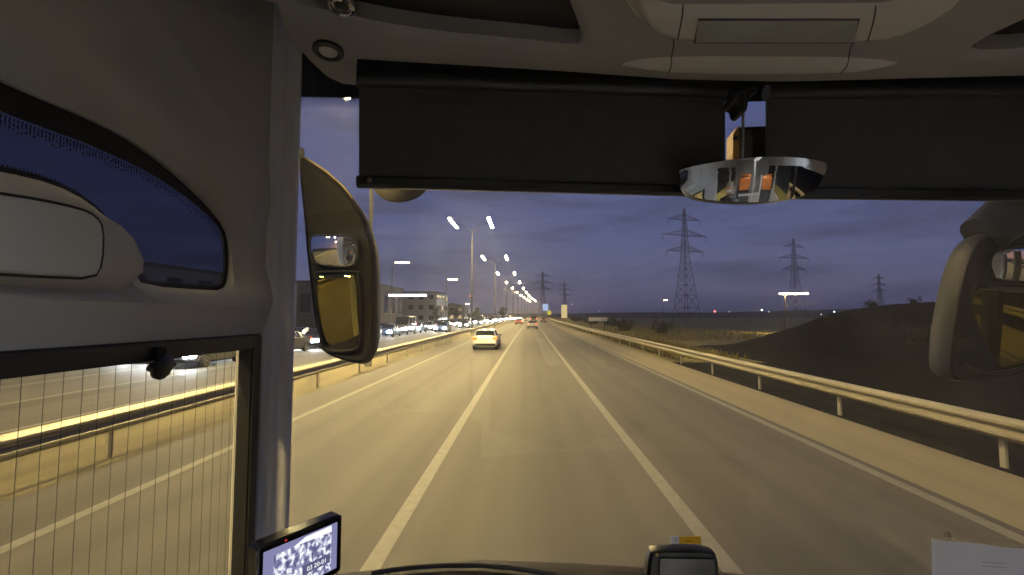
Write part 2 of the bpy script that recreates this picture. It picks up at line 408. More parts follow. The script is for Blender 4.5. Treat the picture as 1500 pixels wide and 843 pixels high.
for r, nm in ((lrec, 'storage_recess'), (rrec, 'storage_recess'), (crec, 'display_recess')):
    slab(nm, CP, inset(r, -.004), -.049, -.043, M['black'], con, .001)
def on(pl, rel, l, e): 
    P = np.array(CM.pxs(l)); H = rel(P); return [pl.to(p[0], p[1], h+e) for p, h in zip(P, H)]
for l in ([(1001, 13), (998, 30), (992, 60), (988, 82), (989, 95), (984, 118), (980, 127)], [(1283, 13), (1278, 35), (1267, 72), (1260, 84), (1250, 97), (1246, 115), (1232, 128)]):
    q = [((1-t)*a[0]+t*b[0], (1-t)*a[1]+t*b[1]) for a, b in zip(l, l[1:]) for t in np.linspace(0, 1, 8, endpoint=False)]
    MB().tube(on(CP, con_relief, q, .0003), .0012, 6).build('panel_joint', M['rubber'], con)
lens = CM.pxs([(1022, 28), (1257, 28), (1250, 60), (1018, 60)])
slab('lamp_frame', CP, inset(lens, -.0035), .03, .0468, M['rubber'], con, .001)
M['lens'] = mat('frosted_lens', (.30, .32, .31), .35, var=.18, scale=9)
slab('lamp_lens', CP, lens, .03, .0485, M['lens'], con, .002)
c = CP.to(*CP.px(481, 73)); n = CP.n
rl = MB().lathe(c, n, [(-.01, .030), (.006, .030), (.009, .026), (.009, .021), (.002, .019), (0, .0)], 28).build('reading_lamp', M['black'], con)
MB().lathe(c, n, [(.001, .018), (.006, .0175), (.009, .012), (.010, 0)], 24).build('lamp_lens', M['trim_pale'], rl)
c = CP.to(*CP.px(500, 7))+CP.n*.018
rl = MB().lathe(c-n*.045, n, [(0, .030), (.02, .029), (.034, .022), (.036, .018), (.03, .015), (.03, 0)], 24).build('spot_lamp', M['chrome'], con)
MB().lathe(c-n*.045, n, [(.028, .0145), (.034, .011), (.036, 0)], 20).build('lamp_lens', M['gloss_black'], rl)
# windscreen
def wy(x, z): return 1.37-.27*((x-.65)/1.25)**2-.03*(z-2.4)
mb = MB(); nx, nz = 60, 18
g = [(-.62+2.54*i/nx, 1.10+2.20*k/nz) for k in range(nz+1) for i in range(nx+1)]
mb.add([(x, wy(x, z), z) for x, z in g], [(k*(nx+1)+i, k*(nx+1)+i+1, (k+1)*(nx+1)+i+1, (k+1)*(nx+1)+i) for k in range(nz) for i in range(nx)])
ws = mb.build('windscreen', M['windscreen'], bus, 180)
def on_ws(u, v, off=.004):
    d = ray(u, v); t = 1.0
    for _ in range(40):
        p = EYE+d*t; t += (wy(p.x, p.z)-off-p.y)/d.y
    return EYE+d*t
za, zb_ = on_ws(480, 143), on_ws(1090, 149)
def zfx(x): return za.z+(zb_.z-za.z)*(1-((x-.62)/(za.x-.62))**2)
zf = za.z
band = [(-.60+2.5*i/60) for i in range(61)]
mb = MB().loft([[(x, wy(x, zfx(x)+k*(3.29-zfx(x)))-.003, zfx(x)+k*(3.29-zfx(x))) for x in band] for k in (0, 1)], closed=False)
mb.build('enamel_band', M['frit'], ws, 180)
mb = MB(); da = .0052
for r in range(7):
    s = .0024*(1-.09*r)
    for i in range(40):
        x = on_ws(440, 145).x-.01+i*da*1.15+(r % 2)*da*.575; z = zfx(x)-.0012-r*da*.72; y = wy(x, z)-.003
        mb.add([(x+s*math.cos(q*PI/3), y, z+s*math.sin(q*PI/3)) for q in range(6)], [tuple(range(6))])
tag(mb.build('enamel_dots', M['frit'], ws, 0), kind='stuff')
# dashboard
arc = [(520, 850), (545, 841), (575, 836), (610, 832), (660, 829), (700, 829), (740, 832), (780, 837), (815, 843), (850, 852)]
M['dash'] = mat('dash_plastic', (.022, .016, .021), .6, var=.15, scale=12, bump=.2, bscale=600, spec=.12)
M['dashedge'] = mat('dash_edge', (.03, .027, .032), .5, var=.1)
ap = [atY(u, v, .80) for u, v in arc]
R = []
for y, dz, k in ((.60, -.006, 1), (.765, -.004, 1), (.787, -.002, 1), (.80, -.010, 1)):
    R.append([Vector((p.x, y, p.z+dz)) for p in ap]+[Vector((ap[-1].x, y, 1.85)), Vector((ap[0].x, y, 1.85))])
dash_top = [atY(u, v, 1.0) for u, v in ((700, 828), (850, 834), (950, 840), (1060, 846), (1120, 852), (1180, 862))]
x0, x1 = -.56, .80
pts = [Vector((x0, 1.0, dash_top[0].z-.05))]+[Vector((p.x, 1.0, p.z)) for p in dash_top]+[Vector((x1, 1.0, dash_top[-1].z))]
rings = []
for y, dz in ((.70, -.10), (.90, -.012), (1.0, 0), (1.06, -.02)):
    rings.append([Vector((p.x, y, p.z+dz)) for p in pts]+[Vector((x1, y, 1.5)), Vector((x0, y, 1.5))])
dash = MB().loft(rings).build('dashboard', M['dash'], bus, 30)
MB().loft(R).build('instrument_hood', M['dash'], dash, 30)
MB().tube([atY(u, v-1.0, .797) for u, v in arc[1:-1]], .0042, 8).build('hood_trim', M['dashedge'], dash)
# the rest of the cab, behind the viewpoint (seen in the mirrors)
M['floor'] = mat('bus_floor', (.32, .31, .29), .7, var=.2, scale=20)
bx = lambda nm, c, d, m, p=bus: MB().box(c, d).build(nm, m, p, 0)
M['outer'] = mat('bus_outer_paint', (.17, .13, .025), .5, var=.05)
for x in (-.69, 1.99): bx('outer_side', (x, -4.6, 1.30), (.04, 7.6, 1.5), M['outer']); bx('outer_roof_edge', (x, -4.6, 3.0), (.04, 7.6, .35), M['outer']); bx('outer_glazing', (x, -4.6, 2.44), (.03, 7.6, .78), M['gloss_black'])
bx('ceiling', (.65, -1.45, 3.33), (2.6, 5.7, .06), M['trim_pale'])
bx('floor', (.65, -1.55, 1.05), (2.6, 5.3, .06), M['floor'])
bx('rear_wall', (.65, -4.1, 2.2), (2.6, .06, 2.26), M['trim'])
for x in (-.63, 1.93):
    bx('window_sill_panel', (x, -2.5, 1.4), (.06, 3.2, .6), M['trim'])
    bx('window_head_panel', (x, -2.5 if x < 0 else -1.55, 3.06), (.06, 3.2 if x < 0 else 5.1, .46), M['trim'])
    for y in ((-.95, -2.5, -4.0) if x < 0 else (1.0, -.4, -2.2, -4.0)):
        bx('window_post', (x, y, 2.26), (.058, .10, 1.14), M['trim_pale'] if y < -.9 else M['black'])
bx('partition_post', (.62, -.9, 2.1), (.05, .05, 2.1), M['trim_pale'])
bx('partition_post', (.86, -.9, 1.8), (.05, .05, 1.5), M['trim_pale'])
bx('partition_rail', (.52, -.9, 2.05), (.7, .04, .05), M['trim_pale'])
M['cabin_lamp'] = lamp_mat('cabin_lamp_glow', (1, .98, .96), 300)
cl = bx('cabin_lamp', (.75, -1.6, 3.285), (.30, 2.0, .03), M['trim_pale'])
bx('lamp_diffuser', (.75, -1.6, 3.267), (.26, 1.96, .012), M['cabin_lamp'], cl)
for x in (.605, .895): bx('glare_side', (x, -1.6, 3.18), (.01, 2.0, .18), M['black'], cl)  # sides and louvres added to keep the lamp's reflection off the windscreen
for k in range(9): bx('glare_louvre', (.75, -2.6+.25*k, 3.18), (.28, .008, .18), M['black'], cl)
cl = bx('cab_fill', (1.0, -.12, 3.285), (1.5, .16, .03), M['trim_pale'])  # fill strip added out of view to brighten the cab
bx('lamp_diffuser', (1.0, -.12, 3.267), (1.46, .12, .012), lamp_mat('cab_fill_glow', (.78, .90, 1), CAB_FILL), cl)
bx('fill_fin', (1.0, -.02, 3.21), (1.5, .012, .18), M['black'], cl)  # fin added to keep the fill strip out of the glass reflection
# seats
M['seat'] = mat('seat_cloth', (.03, .03, .035), .9, var=.3, scale=40)
M['orange'] = mat('orange_leather', (.42, .13, .03), .5, var=.15)
def seat(x, y, label):
    s = thing('passenger_seat', label, 'seat', (x, y, 1.08), 0, 'seats behind the driver')
    MB().box((x, y, 1.50), (.46, .46, .14), 0, .03).build('seat_cushion', M['seat'], s)
    MB().box((x, y-.22, 1.90), (.46, .12, .75), 0, .04).build('backrest', M['seat'], s)
    MB().box((x, y-.20, 2.30), (.40, .12, .42), 0, .05).build('headrest', M['orange'], s)
    for dx in (-.15, .15): MB().box((x+dx, y, 1.255), (.05, .36, .35), 0, .01).build('leg', M['metal'], s)
seat(.30, -.95, 'black seat with orange headrest showing left of centre in the chrome mirror')
seat(1.12, -.85, 'black seat with orange headrest showing at the right of the chrome mirror')
# roller sun blinds
BP = Plane((-.40, 1.08, 0), (.9, .08, 0), (0, 0, 1))
M['rail'] = mat('black_rail', (.014, .014, .016), .28, var=.15)
for nm, q, rail, roll, lab in (
    (0, [(526, 118), (1062, 138), (1062, 276), (526, 260)], [(523, 258), (1063, 274), (1063, 289), (523, 275)], [(523, 117), (1062, 134)], 'wide black roller blind left of the mirror stem, screw in its bottom rail'),
    (1, [(1122, 140), (1720, 133), (1720, 284), (1122, 275)], [(1121, 274), (1720, 281), (1720, 297), (1121, 291)], [(1122, 136), (1720, 128)], 'black roller blind right of the mirror stem, reaching the picture edge')):
    bl = thing('roller_blind', lab, 'sun blind', BP.to(*BP.px(*rail[3])), 0, 'sun blinds across the windscreen')
    slab('blind_cloth', BP, BP.pxs(q), -.002, .001, M['blind'], bl, .0005)
    slab('bottom_rail', BP, BP.pxs(rail), -.006, .010, M['rail'], bl, .006)
    a, b = BP.pxs(roll)
    MB().tube([BP.to(*a), BP.to(*b)], .019, 16).build('roller', M['rubber'], bl)
    if nm == 0:
        c = BP.to(*BP.px(543, 266), .010)
        sc_ = MB().lathe(c, BP.n, [(0, .0065), (.002, .006), (.003, .004), (.003, 0)], 16).build('screw', mat('brass', (.45, .30, .2), .35, 1), bl)
        MB().box(c+BP.n*.003, (.009, .001, .0014), .6).build('screw_slot', M['rubber'], sc_)
# interior mirror on its stem
def P(u, v, Y): return atY(u, v, Y)
im = thing('interior_mirror', 'wide chrome convex mirror hanging from a thin rod below the console', 'mirror', P(1100, 270, 1.04))
out = smooth2([(1001, 246), (1004, 241), (1100, 238), (1200, 241), (1206, 247), (1200, 264), (1189, 282), (1160, 294), (1110, 300), (1062, 296), (1022, 286), (1007, 270)], 2)
MY = 1.04
loop = [P(u, v, MY) for u, v in out]; cen = sum(loop, Vector())/len(loop)
rings = []
RAD = .27
for k in (1, .93, .8, .65, .5, .35, .2, .08):
    r = []
    for p in loop:
        q = cen+(p-cen)*k; d2 = (q.x-cen.x)**2; e2 = (q.z-cen.z)**2
        r.append(q+Vector((0, -.030+d2/(2*RAD)+e2/(2*.40)-(q.x-cen.x)*math.tan(.15)-(q.z-cen.z)*math.tan(.23), 0)))
    rings.append(r)
MB().loft(rings, False, True).build('mirror_glass', M['chrome'], im, 180)
rim = rings[0]
back = [rim, [p+Vector((0, .006, 0)) for p in rim], [cen+(p-cen)*.96+Vector((0, .03, 0)) for p in rim], [cen+(p-cen)*.6+Vector((0, .045, 0)) for p in rim]]
MB().loft(back, False, True).build('mirror_back', M['black'], im, 40)
MB().tube([P(1089, 150, MY), P(1088, 200, MY), P(1087, 242, MY+.01)], .0032, 10).build('rod', M['metal'], im)
mb = MB()
def prism(px, Y0, Y1, bev=.004):
    f = [P(u, v, Y0) for u, v in px]; c0 = sum(f, Vector())/len(f)
    g = [c0+(p-c0)*(1-bev/max(.01, (p-c0).length)) for p in f]
    s = [p+Vector((0, bev, 0)) for p in f]
    e = [p+Vector((0, Y1-Y0, 0)) for p in f]
    return [g, s, e]
br = MB().loft(prism(smooth2([(1068, 150), (1083, 127), (1116, 127), (1098, 142), (1096, 158), (1092, 165), (1084, 163), (1082, 150)], 1), MY-.01, MY+.04)).build('mirror_bracket', M['black'], im, 30)
MB().tube([P(1090, 140, MY-.014), P(1089, 152, MY-.014), P(1089, 163, MY-.012)], .006, 10, .004).build('clamp', M['rail'], im)
# toll reader behind the mirror rod
tb = thing('toll_box', 'black box with a tan side strip on the glass behind the mirror rod', 'toll box', P(1098, 235, 1.24))
MB().loft(prism([(1084, 186), (1128, 184), (1128, 262), (1084, 262)], 1.24, 1.285)).build('box_case', M['gloss_black'], tb, 30)
MB().loft(prism([(1083, 192), (1102, 190), (1102, 262), (1083, 262)], 1.236, 1.239, .001)).build('front_plate', mat('grey_plate', (.08, .08, .08), .5), tb, 30)
M['tan'] = mat('tan_strip', (.50, .27, .08), .6, var=.2, scale=30)
tn = MB().loft(prism([(1074, 196), (1083, 184), (1083, 262), (1073, 262)], 1.235, 1.275, .002)).build('side_strip', M['tan'], tb, 30)
MB().lathe(P(1077, 203, 1.233), (0, -1, 0), [(0, .007), (.003, .007), (.006, .004), (.006, 0)], 12).build('knob', M['black'], tb)
# monitor by the pillar
A = atY(374, 805, .74); B = atY(500, 748.5, .87); B.z = A.z = (A.z+B.z)/2
MP = Plane(A, (B-A), (0, 0, 1))
mo = thing('monitor', 'small black monitor showing a bright camera picture beside the front pillar', 'monitor', A-Vector((0, 0, .12)))
w_, h_ = (B-A).length, .105
def rrect(x0, y0, x1, y1, r, n=5):
    return [(cx_+r*math.cos(a0+k*PI/2/n), cy_+r*math.sin(a0+k*PI/2/n)) for cx_, cy_, a0 in ((x1-r, y1-r, 0), (x0+r, y1-r, PI/2), (x0+r, y0+r, PI), (x1-r, y0+r, 1.5*PI)) for k in range(n+1)]
slab('case', MP, rrect(0, -h_, w_, 0, .008), -.022, .006, M['gloss_black'], mo, .004)
def screen_mat():
    m = bpy.data.materials.new('camera_picture'); m.use_nodes = True; nt = m.node_tree; n = nt.nodes; l = nt.links
    b = n['Principled BSDF']; b.inputs['Base Color'].default_value = (.02, .02, .03, 1); b.inputs['Roughness'].default_value = .15
    tc = n.new('ShaderNodeTexCoord'); mp = n.new('ShaderNodeMapping'); mp.inputs['Scale'].default_value = (1, 1, .8); l.new(tc.outputs['Object'], mp.inputs[0])
    vo = n.new('ShaderNodeTexVoronoi'); vo.inputs['Scale'].default_value = 150; l.new(mp.outputs[0], vo.inputs[0])
    no = n.new('ShaderNodeTexNoise'); no.inputs['Scale'].default_value = 120; no.inputs['Detail'].default_value = 5; no.inputs['Distortion'].default_value = .4; l.new(mp.outputs[0], no.inputs[0])
    r = n.new('ShaderNodeValToRGB'); e = r.color_ramp.elements
    e[0].position = .36; e[0].color = (.10, .10, .22, 1); e[1].position = .60; e[1].color = (1, 1, 1.0, 1)
    x = e.new(.45); x.color = (.22, .23, .40, 1); x = e.new(.52); x.color = (.62, .64, .80, 1)
    ad = n.new('ShaderNodeMath'); ad.operation = 'MULTIPLY_ADD'; ad.inputs[1].default_value = -.0; l.new(vo.outputs['Distance'], ad.inputs[0]); l.new(no.outputs[0], ad.inputs[2])
    l.new(ad.outputs[0], r.inputs[0]); l.new(r.outputs[0], b.inputs['Emission Color']); b.inputs['Emission Strength'].default_value = 1.0
    return m
M['scr_side'] = lamp_mat('screen_edge_glow', (.22, .22, .40), 1.0)
M['scr_white'] = lamp_mat('screen_white_glow', (1, 1, 1), 1.0)
sx0, sx1, sy0, sy1 = .010, w_-.012, -h_+.012, -.011
sc_ = slab('screen', MP, rrect(sx0, sy0, sx1, sy1, .001, 1), .004, .0064, M['scr_side'], mo, .0003)
vx0, vx1 = sx0+.017, sx1-.012
slab('camera_view', MP, [(vx0, sy0+.001), (vx1, sy0+.001), (vx1, sy1-.014), (vx0+.055, sy1-.010), (vx0, sy1-.012)], .006, .0067, screen_mat(), sc_, .0002)
slab('caption_band', MP, [(vx0+.050, sy0+.016), (vx1-.002, sy0+.016), (vx1-.002, sy0+.032), (vx0+.050, sy0+.032)], .006, .0070, lamp_mat('screen_dark_glow', (.10, .10, .20), 1.0), sc_, .0002)
slab('roof_view', MP, [(vx0+.035, sy1-.011), (vx1, sy1-.013), (vx1, sy1-.002), (vx0+.055, sy1-.003)], .006, .00685, M['scr_white'], sc_, .0002)
def text(name, s, size, loc, rot, m, parent, ext=.0001):
    cu = bpy.data.curves.new(name, 'FONT'); cu.body = s; cu.size = size; cu.extrude = ext; cu.align_x = 'LEFT'
    t = bpy.data.objects.new(name+'_tmp', cu); COL.objects.link(t)
    dg = bpy.context.evaluated_depsgraph_get(); dg.update(); me = bpy.data.meshes.new_from_object(t.evaluated_get(dg))
    bpy.data.objects.remove(t); me.transform(Matrix.Translation(loc) @ rot.to_4x4()); me.materials.clear(); me.materials.append(m); me.name = name
    return link(name, me, parent)
rotM = Matrix((MP.ea, MP.eb, MP.n)).transposed()
text('date_digits', '03 20-01', .0105, MP.to(vx0+.058, sy0+.020, .0074), rotM, M['scr_white'], sc_)
text('caption_digits', 'CH 01', .006, MP.to(vx0+.004, sy1-.020, .0072), rotM, M['scr_white'], sc_)
MB().lathe(MP.to(w_*.30, -.006, .006), MP.n, [(0, .0018), (.001, .0015), (.001, 0)], 8).build('indicator_light', lamp_mat('red_led', (1, .04, .03), .7), mo)
MB().tube([MP.to(w_*.5, -h_+.01, -.015), MP.to(w_*.5, -h_-.12, -.03)], .008, 10).build('stand', M['black'], mo)
# black device on the dashboard and sticker on the glass
dv = thing('dash_device', 'black rounded device standing on the dashboard below the yellow sticker', 'device', P(1000, 850, .93))
pr = smooth2([(947, 860), (951, 815), (958, 808), (1000, 806), (1042, 809), (1052, 815), (1056, 860)], 1)
MB().loft(prism(pr, .93, .955, .006)).build('device_case', M['black'], dv, 40)
MB().loft(prism([(966, 818), (1047, 819), (1049, 856), (965, 856)], .926, .932, .002)).build('face', M['gloss_black'], dv, 40)
MB().lathe(P(962, 813, .926), (0, -1, 0), [(0, .003), (.003, .002), (.003, 0)], 8).build('amber_light', mat('amber', (.35, .17, .02), .4), dv)
st = thing('sticker', 'small white and yellow sticker on the windscreen above the black device', 'sticker', on_ws(1004, 796))
def on_glass(name, px, off, th, m, parent):
    f = [on_ws(u, v, off) for u, v in px]; g = [p+Vector((0, th, 0)) for p in f]
    return MB().loft([f, g]).build(name, m, parent, 0)
on_glass('white_end', [(983, 787), (995, 786.6), (995, 797), (983, 797.2)], .006, .0015, M['paper'], st)
on_glass('yellow_band', [(995, 786.6), (1027, 786), (1027, 797), (995, 797)], .006, .0015, paper_mat('yellow_vinyl', (.75, .62, .12)), st)
p = on_ws(987, 793.5, .008); text('letter_print', 'NE', .0085, p, Matrix.Rotation(PI/2, 3, 'X'), M['ink'], st)
p = on_ws(1003, 794.5, .008); text('number_print', '1009 v', .0085, p, Matrix.Rotation(PI/2, 3, 'X'), M['rubber'], st)
# paper hung on the glass
pp = thing('paper_sheet', 'white paper sheet hanging from a clear suction cup at the lower right glass', 'paper', on_ws(1420, 850))
pl_ = []
for k in range(13):
    u = 1365+k*(150/12)
    pl_.append((u, 790+(u-1365)*.112+.8*math.sin(k*.9)))
top = [on_ws(u, v, .012+.002*math.sin(i*.8)) for i, (u, v) in enumerate(pl_)]
bot = [on_ws(u+1, 880, .02) for u, v in pl_]
mid = [(a+b)/2+Vector((0, -.004*math.sin(i*.6), 0)) for i, (a, b) in enumerate(zip(top, bot))]
mb = MB().loft([top, mid, bot, [p+Vector((0, .001, 0)) for p in bot], [p+Vector((0, .001, 0)) for p in mid], [p+Vector((0, .001, 0)) for p in top]], closed=False)
mb.build('sheet', M['paper'], pp, 60)
for k, (u, v, w) in enumerate(((1440, 823, 34), (1437, 829, 40))):
    on_glass('print_line', [(u, v), (u+w, v+2.5), (u+w, v+3.6), (u, v+1.1)], .024, .001, mat('faint_print', (.55, .55, .58), .8), pp)
sc_ = thing('suction_cup', 'clear suction cup with a hook holding the corner of the paper', 'suction cup', on_ws(1388, 787))
c = on_ws(1388, 785, .002)
M['clear'] = glass_mat('clear_plastic', (.8, .8, .78), .3, rough=.08)
MB().lathe(c, (0, -1, 0), [(0, .010), (.002, .009), (.006, .004), (.010, .004), (.012, .003), (.012, 0)], 18).build('cup', M['clear'], sc_)
MB().tube([c+Vector((0, -.012, 0)), c+Vector((.001, -.016, -.005)), c+Vector((.003, -.014, -.011))], .0015, 6).build('hook', M['metal'], sc_)
# ------------------------------------------------------------------ the motorway outside
def road_mat(name, c0, c1, sc):
    m = bpy.data.materials.new(name); m.use_nodes = True; nt = m.node_tree; n = nt.nodes; l = nt.links
    b = n['Principled BSDF']; b.inputs['Roughness'].default_value = .75; b.inputs['Specular IOR Level'].default_value = .35
    tc = n.new('ShaderNodeTexCoord'); mp = n.new('ShaderNodeMapping'); mp.inputs['Scale'].default_value = sc; l.new(tc.outputs['Object'], mp.inputs[0])
    no = n.new('ShaderNodeTexNoise'); no.inputs['Scale'].default_value = 1; no.inputs['Detail'].default_value = 3; l.new(mp.outputs[0], no.inputs[0])
    r = n.new('ShaderNodeValToRGB'); r.color_ramp.elements[0].position = .36; r.color_ramp.elements[1].position = .64
    r.color_ramp.elements[0].color = (*c0, 1); r.color_ramp.elements[1].color = (*c1, 1); l.new(no.outputs[0], r.inputs[0])
    n2 = n.new('ShaderNodeTexNoise'); n2.inputs['Scale'].default_value = 60; n2.inputs['Detail'].default_value = 3; l.new(tc.outputs['Object'], n2.inputs[0])
    mx = n.new('ShaderNodeMix'); mx.data_type = 'RGBA'; mx.blend_type = 'OVERLAY'; mx.inputs[0].default_value = .12
    l.new(r.outputs[0], mx.inputs[6]); l.new(n2.outputs[0], mx.inputs[7]); l.new(mx.outputs[2], b.inputs['Base Color'])
    return m
M['asphalt'] = road_mat('asphalt', (.054, .052, .048), (.088, .084, .077), (.9, .012, 1))
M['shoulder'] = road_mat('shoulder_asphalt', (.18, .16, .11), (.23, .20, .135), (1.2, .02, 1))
M['patch'] = road_mat('patched_asphalt', (.085, .083, .085), (.10, .097, .098), (1, .05, 1))
M['paint'] = mat('road_paint', (.155, .15, .135), .7, var=.12, scale=8)
M['soil'] = mat('median_soil', (.10, .085, .045), .95, var=.35, scale=1.2, stretch=(1, .12, 1), bump=.5, bscale=12)
M['grass'] = mat('dry_grass', (.17, .14, .03), .95, var=.4, scale=.5, bump=.4, bscale=8)
M['unlit_soil'] = mat('unlit_soil', (.0042, .0042, .0044), 1, var=.8, scale=2.5, bump=1.0, bscale=3, spec=.1)  # lack of lamp light on bank and near verge painted as near-black
M['dark_scrub'] = mat('dark_scrub', (.016, .015, .011), 1, var=.4, scale=1.5, bump=.6, bscale=6)
M['galv'] = mat('galvanised_rail', (.36, .33, .25), .5, .3, var=.1, scale=3, stretch=(1, .1, 1))
M['concrete'] = mat('concrete', (.30, .29, .26), .85, var=.12, scale=2)
YS = [-140, -100, -60, -30, -10, 0, 10, 20, 30, 40, 50, 60, 75, 90, 110, 130, 160, 190, 230, 280, 340, 400, 480, 560, 650]
def strip(name, xa, xb, z, m, parent=None, ys=YS):
    mb = MB(); n = len(ys)
    mb.add([(x+cx(y), y, z) for y in ys for x in (xa, xb)], [(2*i, 2*i+1, 2*i+3, 2*i+2) for i in range(n-1)])
    return mb.build(name, m, parent, 180)
mb = MB(); gx = [-3000, -1200, -500, -200, -90, -50, 50, 90, 200, 500, 1200, 3000]; gy = [-600, -140, 0, 120, 300, 600, 1200, 2500, 5000]
mb.add([(x, y, -.06) for y in gy for x in gx], [(k*12+i, k*12+i+1, k*12+i+13, k*12+i+12) for k in range(8) for i in range(11)])
tag(mb.build('ground', M['grass'], None, 180), kind='structure')
road = tag(strip('road', -7.0, 5.75, 0, M['asphalt']), kind='structure')
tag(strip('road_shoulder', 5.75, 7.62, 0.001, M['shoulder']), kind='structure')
tag(strip('median', -10.6, -7.0, -.02, M['soil']), kind='structure')
oroad = tag(strip('opposite_road', -24.0, -10.6, 0, M['asphalt']), kind='structure')
tag(strip('road_verge', 7.62, 16, -.03, M['unlit_soil'], None, [y for y in YS if y <= 20]+[25]), kind='structure')
tag(strip('grass_field', 7.62, 60, -.03, M['grass'], None, [25]+[y for y in YS if y > 25]), kind='structure')
for x, w in ((-5.6, .17), (-1.55, .19), (1.99, .19), (5.5, .19)):
    strip('lane_line', x-w/2, x+w/2, .005, M['paint'], road)
for x in (-11.2, -14.7, -18.2, -21.7):
    strip('lane_line', x-.08, x+.08, .005, M['paint'], oroad)
MB().add([(x+cx(y), y, .003) for x, y in ((.75, 50), (1.55, 50), (1.75, 24), (1.2, 22.5), (.95, 24))], [(0, 1, 2, 3, 4)][:1]).build('road_patch', M['patch'], road, 0)
# guardrails: W beam on posts
prof = [(px_*1.25, .665+(z-.66)*1.35) for px_, z in [(.0, .80), (-.035, .775), (-.07, .745), (-.07, .715), (.015, .67), (.015, .65), (-.07, .605), (-.07, .575), (-.035, .545), (0, .52)]]
def guardrail(name, x, side, label, y0, y1, sp=4.0):
    g = thing(name, label, 'guardrail', (x, y0, 0))
    ys = []; y = y0
    while y < y1: ys.append(y); y += sp if y < 80 else sp*2
    rings = [[Vector((x+cx(y)+side*px_, y, z)) for px_, z in prof]+[Vector((x+cx(y)+side*(px_+.006), y, z)) for px_, z in reversed(prof)] for y in ys]
    MB().loft(rings).build('rail', M['galv'], g, 40)
    pm = MB().box((0, 0, .36), (.045, .10, .86)).mesh('post', M['galv'], 0)
    bm_ = MB().box((0, 0, .66), (.10, .12, .20)).mesh('spacer', M['galv'], 0)
    for y in ys[1:-1]:
        if y < -20: continue
        o = link('post', pm, g, (0, 0, 0)); o.location = (side*.17+cx(y), y-y0, 0)
        o = link('spacer', bm_, g, (0, 0, 0)); o.location = (side*.085+cx(y), y-y0, 0)
guardrail('guardrail', 7.75, 1, 'galvanised guardrail along the right shoulder of the road', -40, 420)
guardrail('guardrail', -7.25, -1, 'galvanised guardrail along the median left of the left lane', -40, 420)
guardrail('guardrail', -24.3, -1, 'far guardrail beyond the opposite carriageway by the buildings', -20, 320)
# street lamps
M['lamp'] = lamp_mat('warm_lamp_glow', LAMP_COL, LAMP_S)
M['lamp2'] = lamp_mat('amber_lamp_glow', (1, .62, .22), 60)
M['pole'] = mat('lamp_pole_steel', (.05, .05, .052), .6, .2, var=.1)
LH = 15.4
def lamp_proto():
    t = thing('street_lamp', '', 'street lamp', (0, 0, 0), 0, 'double-armed street lamps in the median')
    MB().tube([(0, 0, -.02), (0, 0, LH-1.2)], .13, 10, .07).build('pole', M['pole'], t)
    MB().box((0, 0, .15), (.34, .34, .34), 0, .03).build('base', M['concrete'], t)
    for s in (-1, 1):
        MB().tube([(0, 0, LH-1.25), (s*.9, 0, LH-.45), (s*1.9, 0, LH-.05), (s*2.6, 0, LH+.08)], .05, 8, .04).build('arm', M['pole'], t)
        hb = MB().box((s*2.6, 0, LH+.09), (.46, 7.0, .10), 0, .03)  # heads stretched along the road so their shape draws the light trails
        for q in (-1, 1): hb.box((s*2.6+q*.205, 0, LH-.05), (.03, 7.0, .26))
        h = hb.build('lamp_head', M['pole'], t)
        for k in range(6):
            MB().box((s*2.6, -2.9+1.16*k, LH), (.34, 1.12, .09), 0, .02).build('lamp_panel', M['lamp'], h)
    return t
lp = lamp_proto()
ys = [-54, -15, 22.6]+[63+39*k for k in range(0, 10)]
ORD = ['first', 'second', 'third', 'fourth', 'fifth', 'sixth', 'seventh', 'eighth', 'ninth', 'tenth', 'eleventh', 'twelfth', 'thirteenth', 'fourteenth', 'fifteenth', 'sixteenth', 'seventeenth', 'eighteenth', 'nineteenth']
ORD += ['twentieth']+['twenty-'+q for q in ORD[:9]]+['thirtieth']+['thirty-'+q for q in ORD[:9]]+['fortieth']+['forty-'+q for q in ORD[:9]]+['fiftieth']+['fifty-'+q for q in ORD[:9]]
nth = ['nearest', 'second', 'third', 'fourth', 'fifth', 'sixth', 'seventh', 'eighth', 'ninth', 'tenth', 'eleventh', 'twelfth']
k = 0
for i, y in enumerate(ys):
    o = lp if i == 0 else copy_tree(lp)
    o.location = (-7.95+cx(y), y, 0)
    if y < 60: o['label'] = ('double-armed median street lamp behind the bus, farther of two', 'double-armed median street lamp just behind the bus', 'double-armed median street lamp next ahead, its head hidden above the sun blind')[i]
    else: o['label'] = 'double-armed median street lamp with two heads stretched into light trails, %s ahead of the bus' % nth[k]; k += 1
def side_lamp(x, y, h, label, group, m, arm=1.6, r=.2, lh=.9):
    t = thing('street_lamp', label, 'street lamp', (x, y, 0), 0, group)
    MB().tube([(x, y, -.05), (x, y, h-.5), (x+arm*.3, y, h-.08), (x+arm, y, h)], .09, 8, .05).build('pole', M['pole'], t)
    MB().box((x+arm, y, h+.03), (lh+.1, 2*r+.1, .1), 0, .02).build('lamp_head', M['pole'], t)
    MB().box((x+arm, y, h-.05), (lh, 2*r, .14), 0, .03).build('lamp_panel', m, t)
side_lamp(-21.6, 72, 11.0, 'single amber street lamp at far left over the opposite carriageway, nearer of two', 'lamps left of the opposite carriageway', M['lamp2'], 1.6, .22, 2.2)
side_lamp(-19.2, 107, 11.0, 'single amber street lamp over the opposite carriageway, farther of two', 'lamps left of the opposite carriageway', M['lamp2'], 1.6, .22, 2.2)
def cylh(u, v, Y): return atY(u, v, Y)
